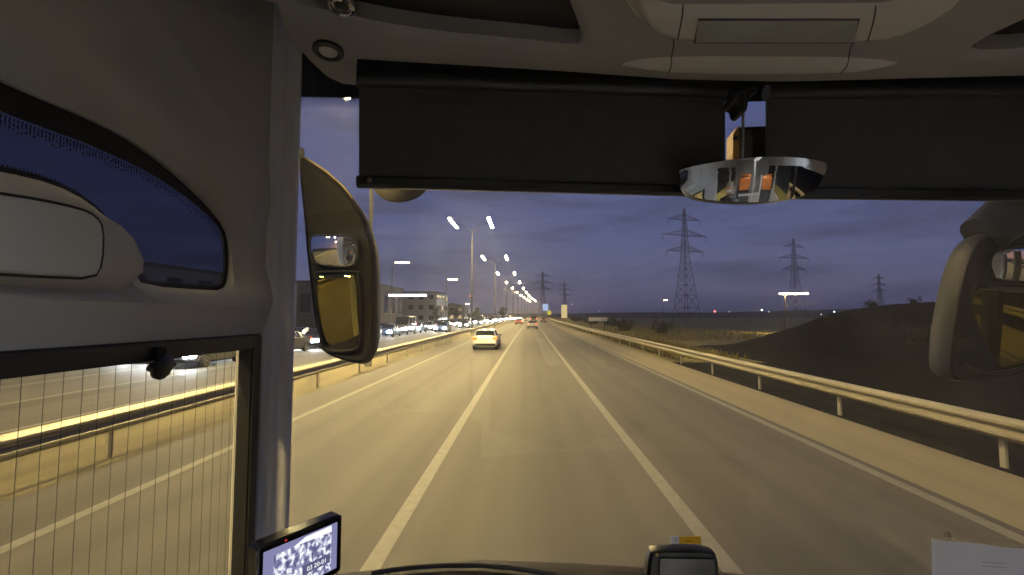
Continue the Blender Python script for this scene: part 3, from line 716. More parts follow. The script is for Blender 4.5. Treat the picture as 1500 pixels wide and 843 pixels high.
for (u, v, Y, ln, lab) in ((1163, 430, 62, 3.7, 'lone lamp stretched into a light streak above the dark hill at right'), (975, 440, 190, 1.4, 'small amber lamp at the left end of the dark verge'),  # near lamp drawn long so its shape holds the light streak
                       (685, 445, 150, 1.2, 'small pale lamp over the oncoming traffic')):
    p = cylh(u, v, Y)
    side_lamp(p.x-1.2, p.y, p.z, lab, 'lone lamps off the road', lamp_mat('field_lamp_glow', (1, .70, .28), 420 if Y < 70 else 60), 1.2, .14 if Y < 70 else .3, ln)
# ---- vehicles
M['tyre'] = mat('tyre_rubber', (.015, .015, .015), .85); M['rim'] = mat('alloy_rim', (.4, .4, .42), .35, .8)
M['carglass'] = mat('car_glass', (.012, .013, .016), .08, var=.1)
M['plate'] = mat('number_plate', (.7, .7, .66), .5)
M['head'] = lamp_mat('headlight_glow', (.86, .93, 1), 220); M['tail'] = lamp_mat('brake_light_glow', (1, .16, .05), 1.9)
M['amber'] = lamp_mat('tail_light_amber_glow', (1, .30, .05), 1.25); M['taildim'] = lamp_mat('dim_rear_lamp_glow', (1, .10, .03), 1.2)
M['headoff'] = mat('clear_lamp', (.5, .5, .5), .15)
def paint(nm, c): return mat(nm, c, .28, .0, var=.04, coat=.7)
HATCH = [(0, .78, .38, .78, .92, .68), (.10, .86, .28, .95, 1.0, .66), (.52, .89, .22, .98, 1.42, .60), (1.25, .90, .2, .97, 1.49, .62), (2.2, .90, .2, .96, 1.46, .62), (3.05, .89, .2, .95, .99, .68), (3.85, .87, .24, .80, .84, .62), (4.15, .74, .32, .62, .66, .5)]
SEDAN = [(0, .78, .38, .80, .92, .66), (.08, .86, .28, .95, .99, .66), (.75, .89, .22, .99, 1.05, .64), (1.45, .90, .2, .97, 1.42, .60), (2.5, .90, .2, .96, 1.43, .60), (3.4, .89, .2, .94, .98, .68), (4.3, .87, .24, .80, .84, .62), (4.6, .74, .32, .62, .66, .5)]
VAN = [(0, .93, .40, 1.0, 2.2, .86), (.06, .97, .32, 1.05, 2.35, .86), (.5, .98, .28, 1.1, 2.42, .86), (2.0, .98, .26, 1.1, 2.42, .86), (3.6, .98, .26, 1.1, 2.36, .84), (4.4, .96, .26, 1.12, 1.24, .80), (5.1, .93, .28, .95, 1.0, .76), (5.35, .82, .35, .72, .76, .62)]
def section(st):
    y, w, zb, be, ro, rw = st
    half = [(w*.80, zb), (w*.97, zb+.10), (w, (zb+be)*.5), (w*.975, be), (w*.93, be+.02*(ro-be)+.005), (rw+(w*.93-rw)*.12, ro-.10*(ro-be)), (rw*.90, ro-.02*(ro-be)), (rw*.5, ro+.012)]
    return [Vector((x, y, z)) for x, z in half]+[Vector((-x, y, z)) for x, z in reversed(half)]
def car(name, label, st, body, rear, front, group=None, cat='car'):
    t = thing(name, label, cat, (0, 0, 0), 0, group)
    sec = [section(s) for s in st]
    MB().loft(sec).build('body', body, t, 32)
    def patch(nm, a, b, ia, m, lo=.1, hi=.9, off=.012, axis=None):
        q = [sec[a][i].lerp(sec[b][i], tt) for i, tt in ia]
        n_ = (q[1]-q[0]).cross(q[2]-q[0]).normalized(); c_ = sum(q, Vector())/4
        ctr = Vector((0, (st[a][0]+st[b][0])/2, .8)); 
        if n_.dot(c_-ctr) < 0: n_ = -n_
        q = [c_+(p-c_)*.92 for p in q]
        return MB().loft([[p-n_*.01 for p in q], [p+n_*off for p in q], [c_+(p-c_)*.97+n_*(off+.004) for p in q]]).build(nm, m, t, 30)
    def band_patch(nm, a, b, ids, t0, t1):
        rings = []
        nrm = (sec[b][7]-sec[a][7]).cross(Vector((1, 0, 0))).normalized()
        if nrm.z < 0: nrm = -nrm
        for i in ids:
            A, B = sec[a][i].lerp(sec[b][i], t0), sec[a][i].lerp(sec[b][i], t1)
            rings.append([A+nrm*.014, B+nrm*.014, B-nrm*.02, A-nrm*.02])
        return MB().loft(rings).build(nm, M['carglass'], t, 30)
    van = st is VAN
    ra, rb = (2, 3) if st is SEDAN else (1, 2)
    if van:
        MB().box((0, -.012, 1.72), (1.45, .05, .62), 0, .015).build('rear_window', M['carglass'], t)
        MB().box((0, -.004, 1.3), (.03, .06, 1.7)).build('door_gap', M['rubber'], t)
    else: band_patch('rear_window', ra, rb, (5, 6, 7, 8, 9, 10), .10, .90)
    fa, fb = len(st)-4, len(st)-3
    band_patch('windscreen', fa, fb, (5, 6, 7, 8, 9, 10), .06, .92)
    for i0, i1 in ((4, 5), (11, 10)):
        for a in range(ra+1, fa):
            patch('side_window', a, a+1, [(i0, .03), (i0, .97), (i1, .97), (i1, .03)], M['carglass'])
    L = st[-1][0]; wmax = max(s[1] for s in st)
    r = .36 if van else .315
    for y in (.82, L-.85):
        for s in (-1, 1):
            x = s*(wmax-.10)
            w = MB().lathe((x, y, r), (s, 0, 0), [(-.10, r*.9), (-.08, r), (.10, r), (.125, r*.93), (.125, r*.66)], 20).build('wheel', M['tyre'], t)
            MB().lathe((x, y, r), (s, 0, 0), [(.09, r*.68), (.128, r*.64), (.118, r*.3), (.135, r*.2), (.135, 0)], 20).build('rim', M['rim'], w)
    zt = 1.2 if van else .86
    for s in (-1, 1):
        MB().box((s*(st[1][1]-.13), .03, zt), (.36 if not van else .14, .16, .20 if not van else .5), s*.25, .03).build('tail_light', rear, t)
        MB().box((s*(st[-1][1]-.10), L-.08, .63 if not van else .80), (.50, .26, .26), -s*.35, .05).build('headlight', front, t)
        MB().box((s*(wmax+.06), L*.66 if not van else L*.80, 1.0 if not van else 1.35), (.16, .10, .12), 0, .03).build('side_mirror', M['black'], t)
    MB().box((0, .0, .42), (1.5, .12, .16), 0, .04).build('rear_bumper', M['black'], t)
    MB().box((0, -.012+.0, .70), (.50, .05, .11), 0, .008).build('number_plate', M['plate'], t)
    MB().box((0, L-.02, .40), (1.1, .10, .14), 0, .03).build('grille', M['black'], t)
    return t
pw = paint('white_paint', (.78, .79, .82)); ps = paint('silver_paint', (.42, .43, .45)); pd = paint('dark_paint', (.03, .03, .04)); pr_ = paint('red_paint', (.30, .03, .02)); pb = paint('blue_paint', (.05, .09, .2)); pg = paint('grey_paint', (.15, .15, .16))
def put(o, x, y, rz=0): o.location = (x+cx(y), y, 0); o.rotation_euler = (0, 0, rz)
GR = 'cars driving ahead'
put(car('parked_hatchback'.replace('parked_', ''), 'white hatchback with amber rear lights in the left lane, nearest car ahead', HATCH, pw, M['amber'], M['headoff'], GR), -3.1, 32.5)
put(car('sedan', 'silver sedan with brake lights on, straight ahead in the own lane', SEDAN, ps, M['tail'], M['headoff'], GR), .45, 84)
put(car('van', 'tall dark van far ahead behind the silver sedan', VAN, pd, M['tail'], M['headoff'], GR, 'van'), .5, 150)
put(car('sedan', 'red sedan far ahead in the left lane with brake lights on', SEDAN, pr_, M['tail'], M['headoff'], GR), -3.4, 122)
put(car('hatchback', 'white hatchback far ahead in the left lane beyond the red sedan', HATCH, pw, M['tail'], M['headoff'], GR), -3.3, 142)
put(car('hatchback', 'grey hatchback far ahead in the right lane, brake lights on', HATCH, pg, M['tail'], M['headoff'], GR), 3.9, 160)
put(car('sedan', 'blue sedan farthest ahead in the left lane', SEDAN, pb, M['tail'], M['headoff'], GR), -3.4, 185)
OG = 'oncoming cars with headlights on'
pdg = paint('graphite_paint', (.05, .05, .055)); pbk = paint('black_paint', (.012, .012, .014))
protos = []
for st, col, nm, word in ((HATCH, pbk, 'hatchback', 'black hatchback'), (SEDAN, pd, 'sedan', 'black sedan'), (HATCH, pdg, 'hatchback', 'dark grey hatchback'), (SEDAN, pb, 'sedan', 'dark blue sedan'), (VAN, pdg, 'van', 'dark grey van')):
    protos.append([car(nm, '', st, col, M['taildim'], M['head'], OG, 'van' if st is VAN else 'car'), word, False])
slots = []
y = 24.0; i = 0
while y < 330:
    slots.append((-16.4, y+RNG.uniform(-1.5, 1.5))); y += 6.6+RNG.uniform(0, 1.6)
y = 26.0
while y < 330:
    slots.append((-20.0, y+RNG.uniform(-1.5, 1.5))); y += 6.8+RNG.uniform(0, 2)
y = 70
while y < 330:
    slots.append((-12.9, y+RNG.uniform(-1.5, 1.5))); y += 20+RNG.uniform(0, 16)
slots.sort(key=lambda q: q[1])
lane = {-16.4: 'middle', -20.0: 'outer', -12.9: 'inner'}; seen = {}
for i, (x, y) in enumerate(slots):
    pi_ = int(RNG.integers(0, 100)); k = 4 if pi_ > 88 else pi_ % 4
    pr, word, used = protos[k]
    if not used: o = pr; protos[k][2] = True
    else: o = copy_tree(pr, None, ('wheel', 'side_window', 'side_mirror', 'rear_window', 'tail_light', 'rear_bumper') if y > 110 else ())
    put(o, x, y, PI)
    seen[x] = seen.get(x, 0)+1
    o['label'] = '%s, %s oncoming vehicle from the bus in the %s opposite lane' % (word, ORD[seen[x]-1], lane[x])
for pr, word, used in protos:
    if not used:
        for c in list(pr.children_recursive): bpy.data.objects.remove(c)
        bpy.data.objects.remove(pr)
# ---- signs
M['sign_blue'] = lamp_mat('blue_sign_glow', (.42, .60, .95), .75); M['sign_cream'] = lamp_mat('cream_panel_glow', (.9, .75, .38), .55); M['sign_yel'] = lamp_mat('yellow_sign_glow', (.75, .68, .10), .5)
M['sign_white'] = mat('pale_sign', (.6, .6, .58), .5)
def sign(name, label, u, v, Y, w, h, m, cat, posts=(-.35, .35)):
    p = atY(u, v, Y); t = thing(name, label, cat, (p.x, p.y, 0))
    MB().box(p, (w, .08, h), 0, .02).build('panel', m, t)
    MB().box(p+Vector((0, .07, 0)), (w+.06, .05, h+.06), 0, .01).build('backing', M['pole'], t)
    for q in posts:
        MB().tube([(p.x+q*w, p.y+.13, -.08), (p.x+q*w, p.y+.13, p.z+h*.4)], .05, 8).build('post', M['pole'], t)
sign('road_sign', 'lit pale blue road sign standing where the road ahead meets the sky', 799, 450.5, 165, 2.0, 2.4, M['sign_blue'], 'road sign')
sign('road_sign', 'small yellow sign just below the lit blue road sign', 804.5, 458.5, 150, 1.3, 1.3, M['sign_yel'], 'road sign', (0,))
sign('lit_totem', 'tall narrow cream lit panel on the right verge', 826.5, 456.5, 118, 1.5, 3.4, M['sign_cream'], 'totem', (0,))
sign('road_sign', 'long low blank pale sign on the right verge beyond the totem', 876, 468, 62, 2.5, .5, M['sign_white'], 'road sign')
sign('road_sign', 'tiny red lit sign above the oncoming traffic', 690, 434, 150, 1.4, .5, lamp_mat('red_sign_glow', (.75, .25, .22), .6), 'road sign', (0,))
# ---- buildings left of the opposite carriageway
M['wall1'] = mat('brown_render', (.12, .10, .08), .9, var=.1); M['wall2'] = mat('grey_render', (.24, .23, .22), .9, var=.1); M['roof'] = mat('dark_roof', (.06, .055, .05), .8)
M['win'] = mat('dark_window', (.02, .02, .03), .1); M['winlit'] = lamp_mat('lit_window_glow', (1, .75, .4), .5); M['strip'] = lamp_mat('white_tube_glow', (.9, .95, 1), 9)
def building(name, label, x, y, w, d, h, m, rows, cols, pitched=False):
    t = thing(name, label, 'building', (x, y, 0))
    MB().box((x, y, h/2-.1), (w, d, h+.2)).build('wall', m, t, 0)
    if pitched: MB().add([(x-w/2-.4, y-d/2-.4, h), (x+w/2+.4, y-d/2-.4, h), (x+w/2+.4, y+d/2+.4, h), (x-w/2-.4, y+d/2+.4, h), (x, y-d/2-.4, h+w*.12), (x, y+d/2+.4, h+w*.12)], [(0, 1, 4), (1, 2, 5, 4), (2, 3, 5), (3, 0, 4, 5), (3, 2, 1, 0)]).build('roof', M['roof'], t, 0)
    else: MB().box((x, y, h+.15), (w+.5, d+.5, .35)).build('roof', M['roof'], t, 0)
    for r in range(rows):
        for c in range(cols):
            for face in (0, 1):
                lit = RNG.random() < .18
                mm = M['winlit'] if lit else M['win']
                hh = h/rows; z = hh*(r+.55)
                if face == 0: p, dm = (x+w/2, y-d/2+d*(c+.5)/cols, z), (.1, d/cols*.45, hh*.42)
                else: p, dm = (x-w/2+w*(c+.5)/cols, y-d/2, z), (w/cols*.45, .1, hh*.42)
                wo = MB().box(p, dm).build('window', mm, t, 0)
                dm2 = (dm[0]+.06, dm[1]+.06, .08); MB().box((p[0], p[1], z-dm[2]/2-.05), (dm2[0]+.12, dm2[1]+.12, .09)).build('sill', M['concrete'], wo, 0)
    return t
building('warehouse', 'low brown warehouse at far left with a white light tube on its front', -41, 96, 22, 26, 8.6, M['wall1'], 1, 5)
building('apartment_block', 'grey flat-roofed block behind the oncoming traffic, left of the lamp row', -36, 150, 16, 20, 9.5, M['wall2'], 3, 5)
building('house', 'small pitched house far along the opposite carriageway', -33, 205, 11, 14, 6.5, M['wall1'], 2, 3, True)
building('warehouse', 'long grey warehouse left of the pillar edge', -48, 52, 24, 36, 7.2, M['wall2'], 2, 8)
p = atY(597, 433, 82.2)
lt_ = thing('light_tube', 'long white fluorescent light tube over the brown warehouse front', 'light', p)
MB().box(p+Vector((0, .25, .12)), (7.2, .5, .12), 0, .02).build('bracket', M['pole'], lt_)
MB().tube([p+Vector((-3.4, 0, 0)), p+Vector((3.4, 0, 0))], .20, 10).build('tube', M['strip'], lt_)
for q in (-3, 3): MB().box(p+Vector((q, .5, .4)), (.12, .9, .12)).build('arm', M['pole'], lt_)
# ---- hills and banks at right
def terrain(name, xs, ys, f, m):
    mb = MB(); n = len(xs)
    mb.add([(x, y, f(x, y)) for y in ys for x in xs], [(k*n+i, k*n+i+1, (k+1)*n+i+1, (k+1)*n+i) for k in range(len(ys)-1) for i in range(n-1)])
    return tag(mb.build(name, m, None, 180), kind='structure')
from mathutils import noise
def nz(x, y, s): return noise.noise((x*s, y*s, .3))
def bank(x, y):
    e = max(0, min(1, (x-13.0)/12)); e = e*e*(3-2*e)
    a = max(0, min(1, (39.5-y)/5)); a = a*a*(3-2*a)
    return -.04+e*a*(3.05+.5*nz(x, y, .12)+.018*(x-20))+e*.35*nz(x, y, .3)*a
terrain('earth_bank', np.linspace(12.5, 90, 56), np.linspace(-30, 60, 60), bank, M['unlit_soil'])
def hill(x, y): 
    d = max(0, min(1, (y-420)/260)); return -.3+d*(5+3.5*nz(x, y, .004)+2*nz(x, y, .013)+max(0, x-250)*.022)
terrain('hills', np.linspace(-1500, 2200, 90), np.linspace(420, 1000, 14), hill, M['dark_scrub'])
# ---- plants
M['leaf'] = mat('leaf_green', (.050, .062, .025), .8, var=.5, scale=2); M['leafd'] = mat('leaf_dark', (.035, .042, .02), .85, var=.5, scale=2); M['bark'] = mat('bark', (.07, .05, .035), .9, var=.3)
def crown_mesh(name, n, rx, rz, z0, m, leaf=.16):
    mb = MB(); cl = [(RNG.normal(0, rx*.45), RNG.normal(0, rx*.45), z0+RNG.uniform(.15, 1)*rz*1.6) for _ in range(14)]
    vs = []; fs = []
    for i in range(n):
        c = cl[i % 14]; p = Vector(c)+Vector(RNG.normal(0, rx*.22, 3)); d = Vector(RNG.normal(0, 1, 3)).normalized(); e = d.orthogonal().normalized(); s = leaf*RNG.uniform(.6, 1.3)
        k = len(vs); vs += [p-d*s, p+e*s*.5, p+d*s, p-e*s*.5]; fs.append((k, k+1, k+2, k+3))
    return mb.add(vs, fs).mesh(name, m, 0)
def tree_proto(kind):
    t = thing('tree' if kind < 2 else 'bush', '', 'tree' if kind < 2 else 'bush')
    if kind < 2:
        h = (5.0, 6.2)[kind]
        tr = MB().tube([(0, 0, -.1), (.08, 0, h*.3), (0, .05, h*.62), (.05, 0, h*.85)], .16, 8, .04)
        for k in range(5):
            a = k*2.4; tr.tube([(0, 0, h*(.35+.08*k)), (math.cos(a)*h*.13, math.sin(a)*h*.13, h*(.5+.08*k)), (math.cos(a)*h*.2, math.sin(a)*h*.2, h*(.62+.07*k))], .05, 6, .015)
        tr.build('trunk', M['bark'], t)
        link('crown', crown_mesh('crown', 1700, h*.30, h*.36, h*.30, (M['leaf'], M['leafd'])[kind], .17), t)
    else:
        MB().tube([(0, 0, -.1), (.05, 0, .5), (.1, .1, 1.0)], .05, 6, .02).build('stem', M['bark'], t)
        link('foliage', crown_mesh('foliage', 900, 1.0, .9, .0, M['leafd'], .12), t)
    return t
tp = [tree_proto(k) for k in range(3)]; used = [False]*3
def plant(k, x, y, s, label, group):
    o = tp[k] if not used[k] else copy_tree(tp[k]); used[k] = True
    o.location = (x, y, -.05); o.scale = (s*RNG.uniform(.9, 1.2), s*RNG.uniform(.9, 1.2), s); o.rotation_euler = (0, 0, RNG.uniform(0, 6))
    tag(o, label, None, group); return o
for i, (u, Y, s, k) in enumerate(((700, 165, 1.1, 0), (668, 172, 1.0, 1), (652, 178, 1.2, 0), (735, 250, 1.2, 1), (640, 122, .8, 1))):
    p = atY(u, 462, Y); plant(k, p.x, Y, s, 'dark leafy tree behind the oncoming headlights, '+('second from right', 'middle one', 'second from left', 'rightmost', 'leftmost')[i], 'trees beyond the opposite carriageway')
for i in range(26):
    Y = 64+i*8.5; p = 14.5+RNG.uniform(-1.5, 4)+(Y-64)*.03
    plant(2, p+cx(Y), Y, RNG.uniform(.75, 1.25), 'dark low bush, %s from the bus in the row along the right verge' % ORD[i], 'bushes along the right verge')
bs = sorted([(RNG.uniform(18, 34), RNG.uniform(12, 36)) for i in range(18)], key=lambda q: q[0]/q[1])
for i, (x, y) in enumerate(bs):
    o = plant(2, x, y, RNG.uniform(.2, .45), 'dark scrub bush on the unlit earth bank, %s from the left' % ORD[i], 'bushes on the earth bank'); o.location.z = bank(x, y)-.1
vs, fs = [], []
for i in range(9000):
    y = 27+abs(RNG.normal(0, 1))*40; x = 8.3+RNG.uniform(0, 1)**1.3*24+cx(y)
    if y < 46 and x > 13: x = 8.5+RNG.uniform(0, 4)
    h = RNG.uniform(.10, .42); a = RNG.uniform(0, 6.3); w = .03+h*.05
    z = bank(x, y)-.02 if x > 13.2 and y < 60 else -.05
    dx, dy = math.cos(a)*w, math.sin(a)*w; k = len(vs); b_ = RNG.normal(0, .1, 2)
    vs += [(x-dx, y-dy, z), (x+dx, y+dy, z), (x+b_[0], y+b_[1], z+h)]; fs.append((k, k+1, k+2))
tag(MB().add(vs, fs).build('grass', M['grass'], None, 0), 'dry grass tufts on the lit verge behind the right guardrail', 'grass', kind='stuff')
# ---- pylons and their cables
M['pylon'] = mat('pylon_steel', (.10, .10, .11), .6, .4, var=.1)
def pylon(label, x, y, H, r, rz):
    t = thing('pylon', label, 'pylon', (x, y, 0), rz, 'lattice power pylons')
    r *= .62
    def wd(z): 
        k = z/H
        return H*(.085-.105*k if k < .55 else .02725-.02*(k-.55)/.45)
    zs = [0]; 
    while zs[-1] < H*.97: zs.append(zs[-1]+max(1.6, wd(zs[-1])*1.5))
    zs[-1] = H
    tw = MB()
    cor = lambda z: [Vector((sx*wd(z), sy*wd(z), z)) for sx, sy in ((-1, -1), (1, -1), (1, 1), (-1, 1))]
    for a, b in zip(zs, zs[1:]):
        A, B = cor(a), cor(b)
        for i in range(4):
            j = (i+1) % 4
            tw.tube([A[i], B[i]], r, 4); tw.tube([A[i], B[j]], r*.6, 3); tw.tube([A[j], B[i]], r*.6, 3); tw.tube([B[i], B[j]], r*.6, 3)
    def place(mb, nm, m=M['pylon']):
        me = mb.mesh(nm, m, 0); o = link(nm, me, t, (0, 0, 0)); return o
    place(tw, 'lattice_tower')
    for z, L in ((.62*H, .19*H), (.76*H, .235*H), (.90*H, .17*H)):
        for s in (-1, 1):
            mb = MB(); tip = Vector((s*L, 0, z)); w = wd(z)
            for sy in (-1, 1):
                a0 = Vector((s*w, sy*w, z)); a1 = Vector((s*w, sy*w, z+.05*H))
                mb.tube([a0, tip], r*.8, 4); mb.tube([a1, tip], r*.8, 4)
                for k in (.25, .5, .75): mb.tube([a0.lerp(tip, k), a1.lerp(tip, k)], r*.5, 3); mb.tube([a0.lerp(tip, k), a1.lerp(tip, k-.25)], r*.5, 3)
            arm = place(mb, 'cross_arm')
            ins = MB().tube([tip, tip-Vector((0, 0, .045*H))], r*.9, 6).mesh('insulator', M['pylon'], 0)
            io = bpy.data.objects.new('insulator', ins); COL.objects.link(io); io.parent = arm
    return t
pys = []
for u, v, Y, lab, r in ((1002, 306, 168, 'large near lattice pylon rising behind the dark bushes below the interior mirror', .15), (1162, 350, 235, 'middle-sized lattice pylon right of the largest pylon', .14), (1287, 402, 400, 'small far lattice pylon at right above the dark hill', .2),
                       (795, 398, 420, 'far lattice pylon above the lit blue road sign', .2), (827, 413, 560, 'smallest far lattice pylon right of the road vanishing point', .22)):
    p = atY(u, v, Y); pylon(lab, p.x, Y, p.z, r, .35); pys.append((p.x, Y, p.z))
for k, (a, b) in enumerate(((0, 1), (1, 2), (0, 3), (3, 4))):
    for f in (.575, .715, .855):
        for s in (-1, 1):
            A, B = [Vector((q[0]+s*.2*q[2]*math.cos(.35), q[1]+s*.2*q[2]*math.sin(.35), q[2]*f)) for q in (pys[a], pys[b])]
            L = (B-A).length
            pts = [A.lerp(B, i/14)-Vector((0, 0, 4*L*.022*(i/14)*(1-i/14))) for i in range(15)]
            o = MB().tube(pts, .02, 4).build('power_cable', M['pylon'], None, 0)
            tag(o, 'thin cable from the %s %s arms, between %s' % ({.575: 'lower', .715: 'middle', .855: 'top'}[f], 'left' if s < 0 else 'right', ('the near and middle pylons', 'the middle and right pylons', 'the near and far left pylons', 'the two far pylons')[k]), 'power cable', 'power cables between the pylons')
# ---- far lights on the horizon
for i, (u, v, c, s, lab) in enumerate(((1047, 456.5, (1, .2, .15), .9, 'red far light at the left end of the horizon lights'), (1068, 457, (.8, .8, .8), .4, 'dim white far light right of the left red light'), (1116, 454.5, (1, .95, .85), .8, 'brightest white far light, middle of the horizon lights'), (1126, 457, (.8, .85, .9), .4, 'small white far light right beside the brightest one'),
                              (1203, 461, (.8, .9, 1), .4, 'lowest white far light, left of the bluish one'), (1222, 457, (.75, .85, 1), .7, 'bluish white far light left of the right red light'), (1254, 456.5, (1, .28, .25), 1.0, 'red far light at the right end of the horizon lights'), (838, 446, (.9, .95, 1), .3, 'white far light above the cream totem'), (878, 456, (.9, .9, 1), .3, 'tiny far light above the pale low sign'))):
    Y = 405; p = atY(u, v, Y); t = thing('far_light', lab, 'light', (p.x, Y, 0), 0, 'far lights on the horizon')
    MB().tube([(p.x, Y, -.3), (p.x, Y, p.z)], .12, 6).build('mast', M['pole'], t)
    MB().lathe((p.x, Y, p.z-s), (0, 0, 1), [(0, s*.3), (s*.5, s*.9), (s, s), (s*1.5, s*.85), (s*2, s*.2)], 10).build('lamp', lamp_mat('far_light_glow', c, 3), t)
# ---- wing mirrors and the round mirror in front of the windscreen
M['housing'] = mat('mirror_housing', (.004, .004, .0048), .6, var=.15, scale=20, spec=.07)
M['bluehousing'] = mat('grey_mirror_housing', (.010, .012, .022), .5, var=.1, scale=20, spec=.08)
M['mirror'] = mat('mirror_silver', (.75, .77, .76), .02, 1, var=.01)
M['mirror_dim'] = mat('dim_mirror_glass', (.15, .13, .045), .02, 1, var=.01)
M['yellow_edge'] = mat('yellow_edge', (.55, .38, .06), .5, var=.1)
def housing(pts, Y, depth, slant=0, back=((.0, 1.0), (.25, 1.02), (.7, .96), (.95, .8), (1.0, .5))):
    f = [atY(u, v, Y) for u, v in pts]; c = sum(f, Vector())/len(f)
    rings = [[c+(p-c)*.93+Vector((0, .004, 0)) for p in f], [c+(p-c)*.975+Vector((0, -.004, 0)) for p in f]]
    for d, k in back: rings.append([c+(p-c)*k+Vector((0, depth*d, 0)) for p in f])
    return MB().loft(rings)
def glassplate(px, Y, bulge, yaw, pitch, n=2):
    f = [atY(u, v, Y) for u, v in px]; f = chaikin(f, n); c = sum(f, Vector())/len(f)
    R = Matrix.Rotation(yaw, 3, 'Z') @ Matrix.Rotation(pitch, 3, 'X')
    rings = []
    mx = max((p-c).length for p in f)
    for k in (1, .85, .65, .45, .25, .08):
        rings.append([c+R @ ((p-c)*k+Vector((0, -bulge*(1-(k*(p-c).length/mx)**2), 0))) for p in f])
    rings.insert(0, [p+Vector((0, .008, 0)) for p in rings[0]])
    return MB().loft(rings, False, True)
lm = thing('wing_mirror', 'dark left wing mirror with yellow top edge hanging outside the windscreen', 'wing mirror', atY(495, 390, 1.46))
o_ = smooth2([(446, 322), (436, 228), (452, 236), (478, 253), (504, 276), (526, 309), (540, 345), (546, 385), (546, 500), (540, 530), (518, 533), (476, 519), (465, 500), (454, 410), (449, 365)], 2)
housing(o_, 1.46, .13).build('housing', M['housing'], lm, 40)
MB().tube([atY(u, v, 1.47) for u, v in ((434, 226), (452, 235), (478, 252), (504, 275), (516, 292))], .005, 8, .002).build('yellow_trim', M['yellow_edge'], lm)
MB().tube([atY(437, 238, 1.46), atY(405, 225, 1.44), atY(380, 180, 1.3)], .05, 12).build('arm', M['housing'], lm, 60)
def bezel(px, Y, k0, k1, th, m, parent):
    f = chaikin([atY(u, v, Y) for u, v in px], 2); c = sum(f, Vector())/len(f)
    R = [[c+(p-c)*k+Vector((0, y, 0)) for p in f] for k, y in ((k0, .004), (k0, -th*.6), ((k0+k1)/2, -th), (k1, -th*.5), (k1, .004))]
    MB().loft(R, False, False).build('bezel', m, parent, 60)
g1 = [(457, 350), (463, 346), (500, 346), (521, 350), (525, 362), (522, 384), (512, 391), (470, 389), (458, 380)]
g2 = [(463, 404), (468, 401), (522, 400), (527, 406), (529, 500), (522, 512), (480, 513), (470, 503)]
a = glassplate(g1, 1.452, .020, 0.08, .10).build('upper_glass', M['mirror'], lm, 180)
b = glassplate(g2, 1.452, .004, .06, .13).build('lower_glass', M['mirror_dim'], lm, 180)
bezel(g1, 1.455, 1.10, 1.0, .010, M['black'], lm); bezel(g2, 1.455, 1.08, 1.0, .010, M['black'], lm)
rdoor = bx('front_door', (1.955, .35, 1.35), (.04, 1.3, .5), M['outer'])
rm = thing('wing_mirror', 'blue-grey right wing mirror with two glasses at the right picture edge', 'wing mirror', atY(1460, 440, 1.72))
o_ = smooth2([(1530, 312), (1490, 318), (1447, 338), (1422, 368), (1407, 425), (1396, 490), (1391, 535), (1396, 555), (1414, 560), (1470, 554), (1520, 542), (1575, 520), (1590, 420), (1580, 340)], 2)
housing(o_, 1.72, .14).build('housing', M['bluehousing'], rm, 40)
MB().tube([atY(1440, 345, 1.74), atY(1480, 312, 1.74), atY(1540, 292, 1.70), atY(1640, 270, 1.6)], .075, 14, .10).build('arm', M['bluehousing'], rm, 60)
h1 = [(1452, 374), (1460, 366), (1520, 362), (1560, 370), (1556, 412), (1520, 418), (1460, 410), (1449, 402)]
h2 = [(1424, 424), (1434, 418), (1500, 420), (1556, 424), (1545, 500), (1495, 540), (1450, 546), (1415, 536), (1409, 524)]
glassplate(h1, 1.712, .02, -.25, .10).build('upper_glass', M['mirror'], rm, 180)
glassplate(h2, 1.712, .004, -.22, .08).build('lower_glass', M['mirror_dim'], rm, 180)
bezel(h1, 1.716, 1.10, 1.0, .012, M['bluehousing'], rm); bezel(h2, 1.716, 1.07, 1.0, .012, M['bluehousing'], rm)
ro = thing('round_mirror', 'round olive disc mirror peeping out below the left end of the sun blind', 'mirror', atY(590, 262, 1.45))
c = atY(590, 262, 1.45)
mb = MB().lathe(c, (0, -1, .45), [(-.02, .02), (-.015, .075), (0, .098), (.006, .098), (.004, .090), (.012, .06), (.016, 0)], 32)
mb.build('disc', mat('olive_dish', (.16, .13, .08), .45), ro)
MB().tube([c, c+Vector((-.05, .0, .25))], .012, 10).build('stem', M['black'], ro)
# ---- the passenger with the camera, seen only in the chrome mirror
M['skin'] = mat('skin', (.42, .25, .17), .55, var=.06); M['hair'] = mat('grey_hair', (.16, .13, .10), .8); M['coat'] = mat('dark_jacket', (.02, .02, .025), .85, var=.2); M['mask'] = mat('white_mask', (.7, .7, .72), .8)
def skin(name, verts, edges, radii, m, parent, root=0, lv=2):
    me = bpy.data.meshes.new(name); me.from_pydata(verts, edges, []); o = bpy.data.objects.new(name, me); COL.objects.link(o)
    o.modifiers.new('skin', 'SKIN')
    for v, r in zip(me.skin_vertices[0].data, radii): v.radius = r if isinstance(r, tuple) else (r, r)
    me.skin_vertices[0].data[root].use_root = True
    s = o.modifiers.new('sub', 'SUBSURF'); s.levels = s.render_levels = lv
    dg = bpy.context.evaluated_depsgraph_get(); dg.update(); m2 = bpy.data.meshes.new_from_object(o.evaluated_get(dg)); bpy.data.objects.remove(o)
    m2.materials.clear(); m2.materials.append(m); m2.name = name
    m2.polygons.foreach_set('use_smooth', [True]*len(m2.polygons))
    return link(name, m2, parent)
px_, py_ = .02, -.42
pe = thing('person', 'person in a dark jacket and white face mask reflected in the chrome interior mirror', 'person', (px_, py_, 1.08))
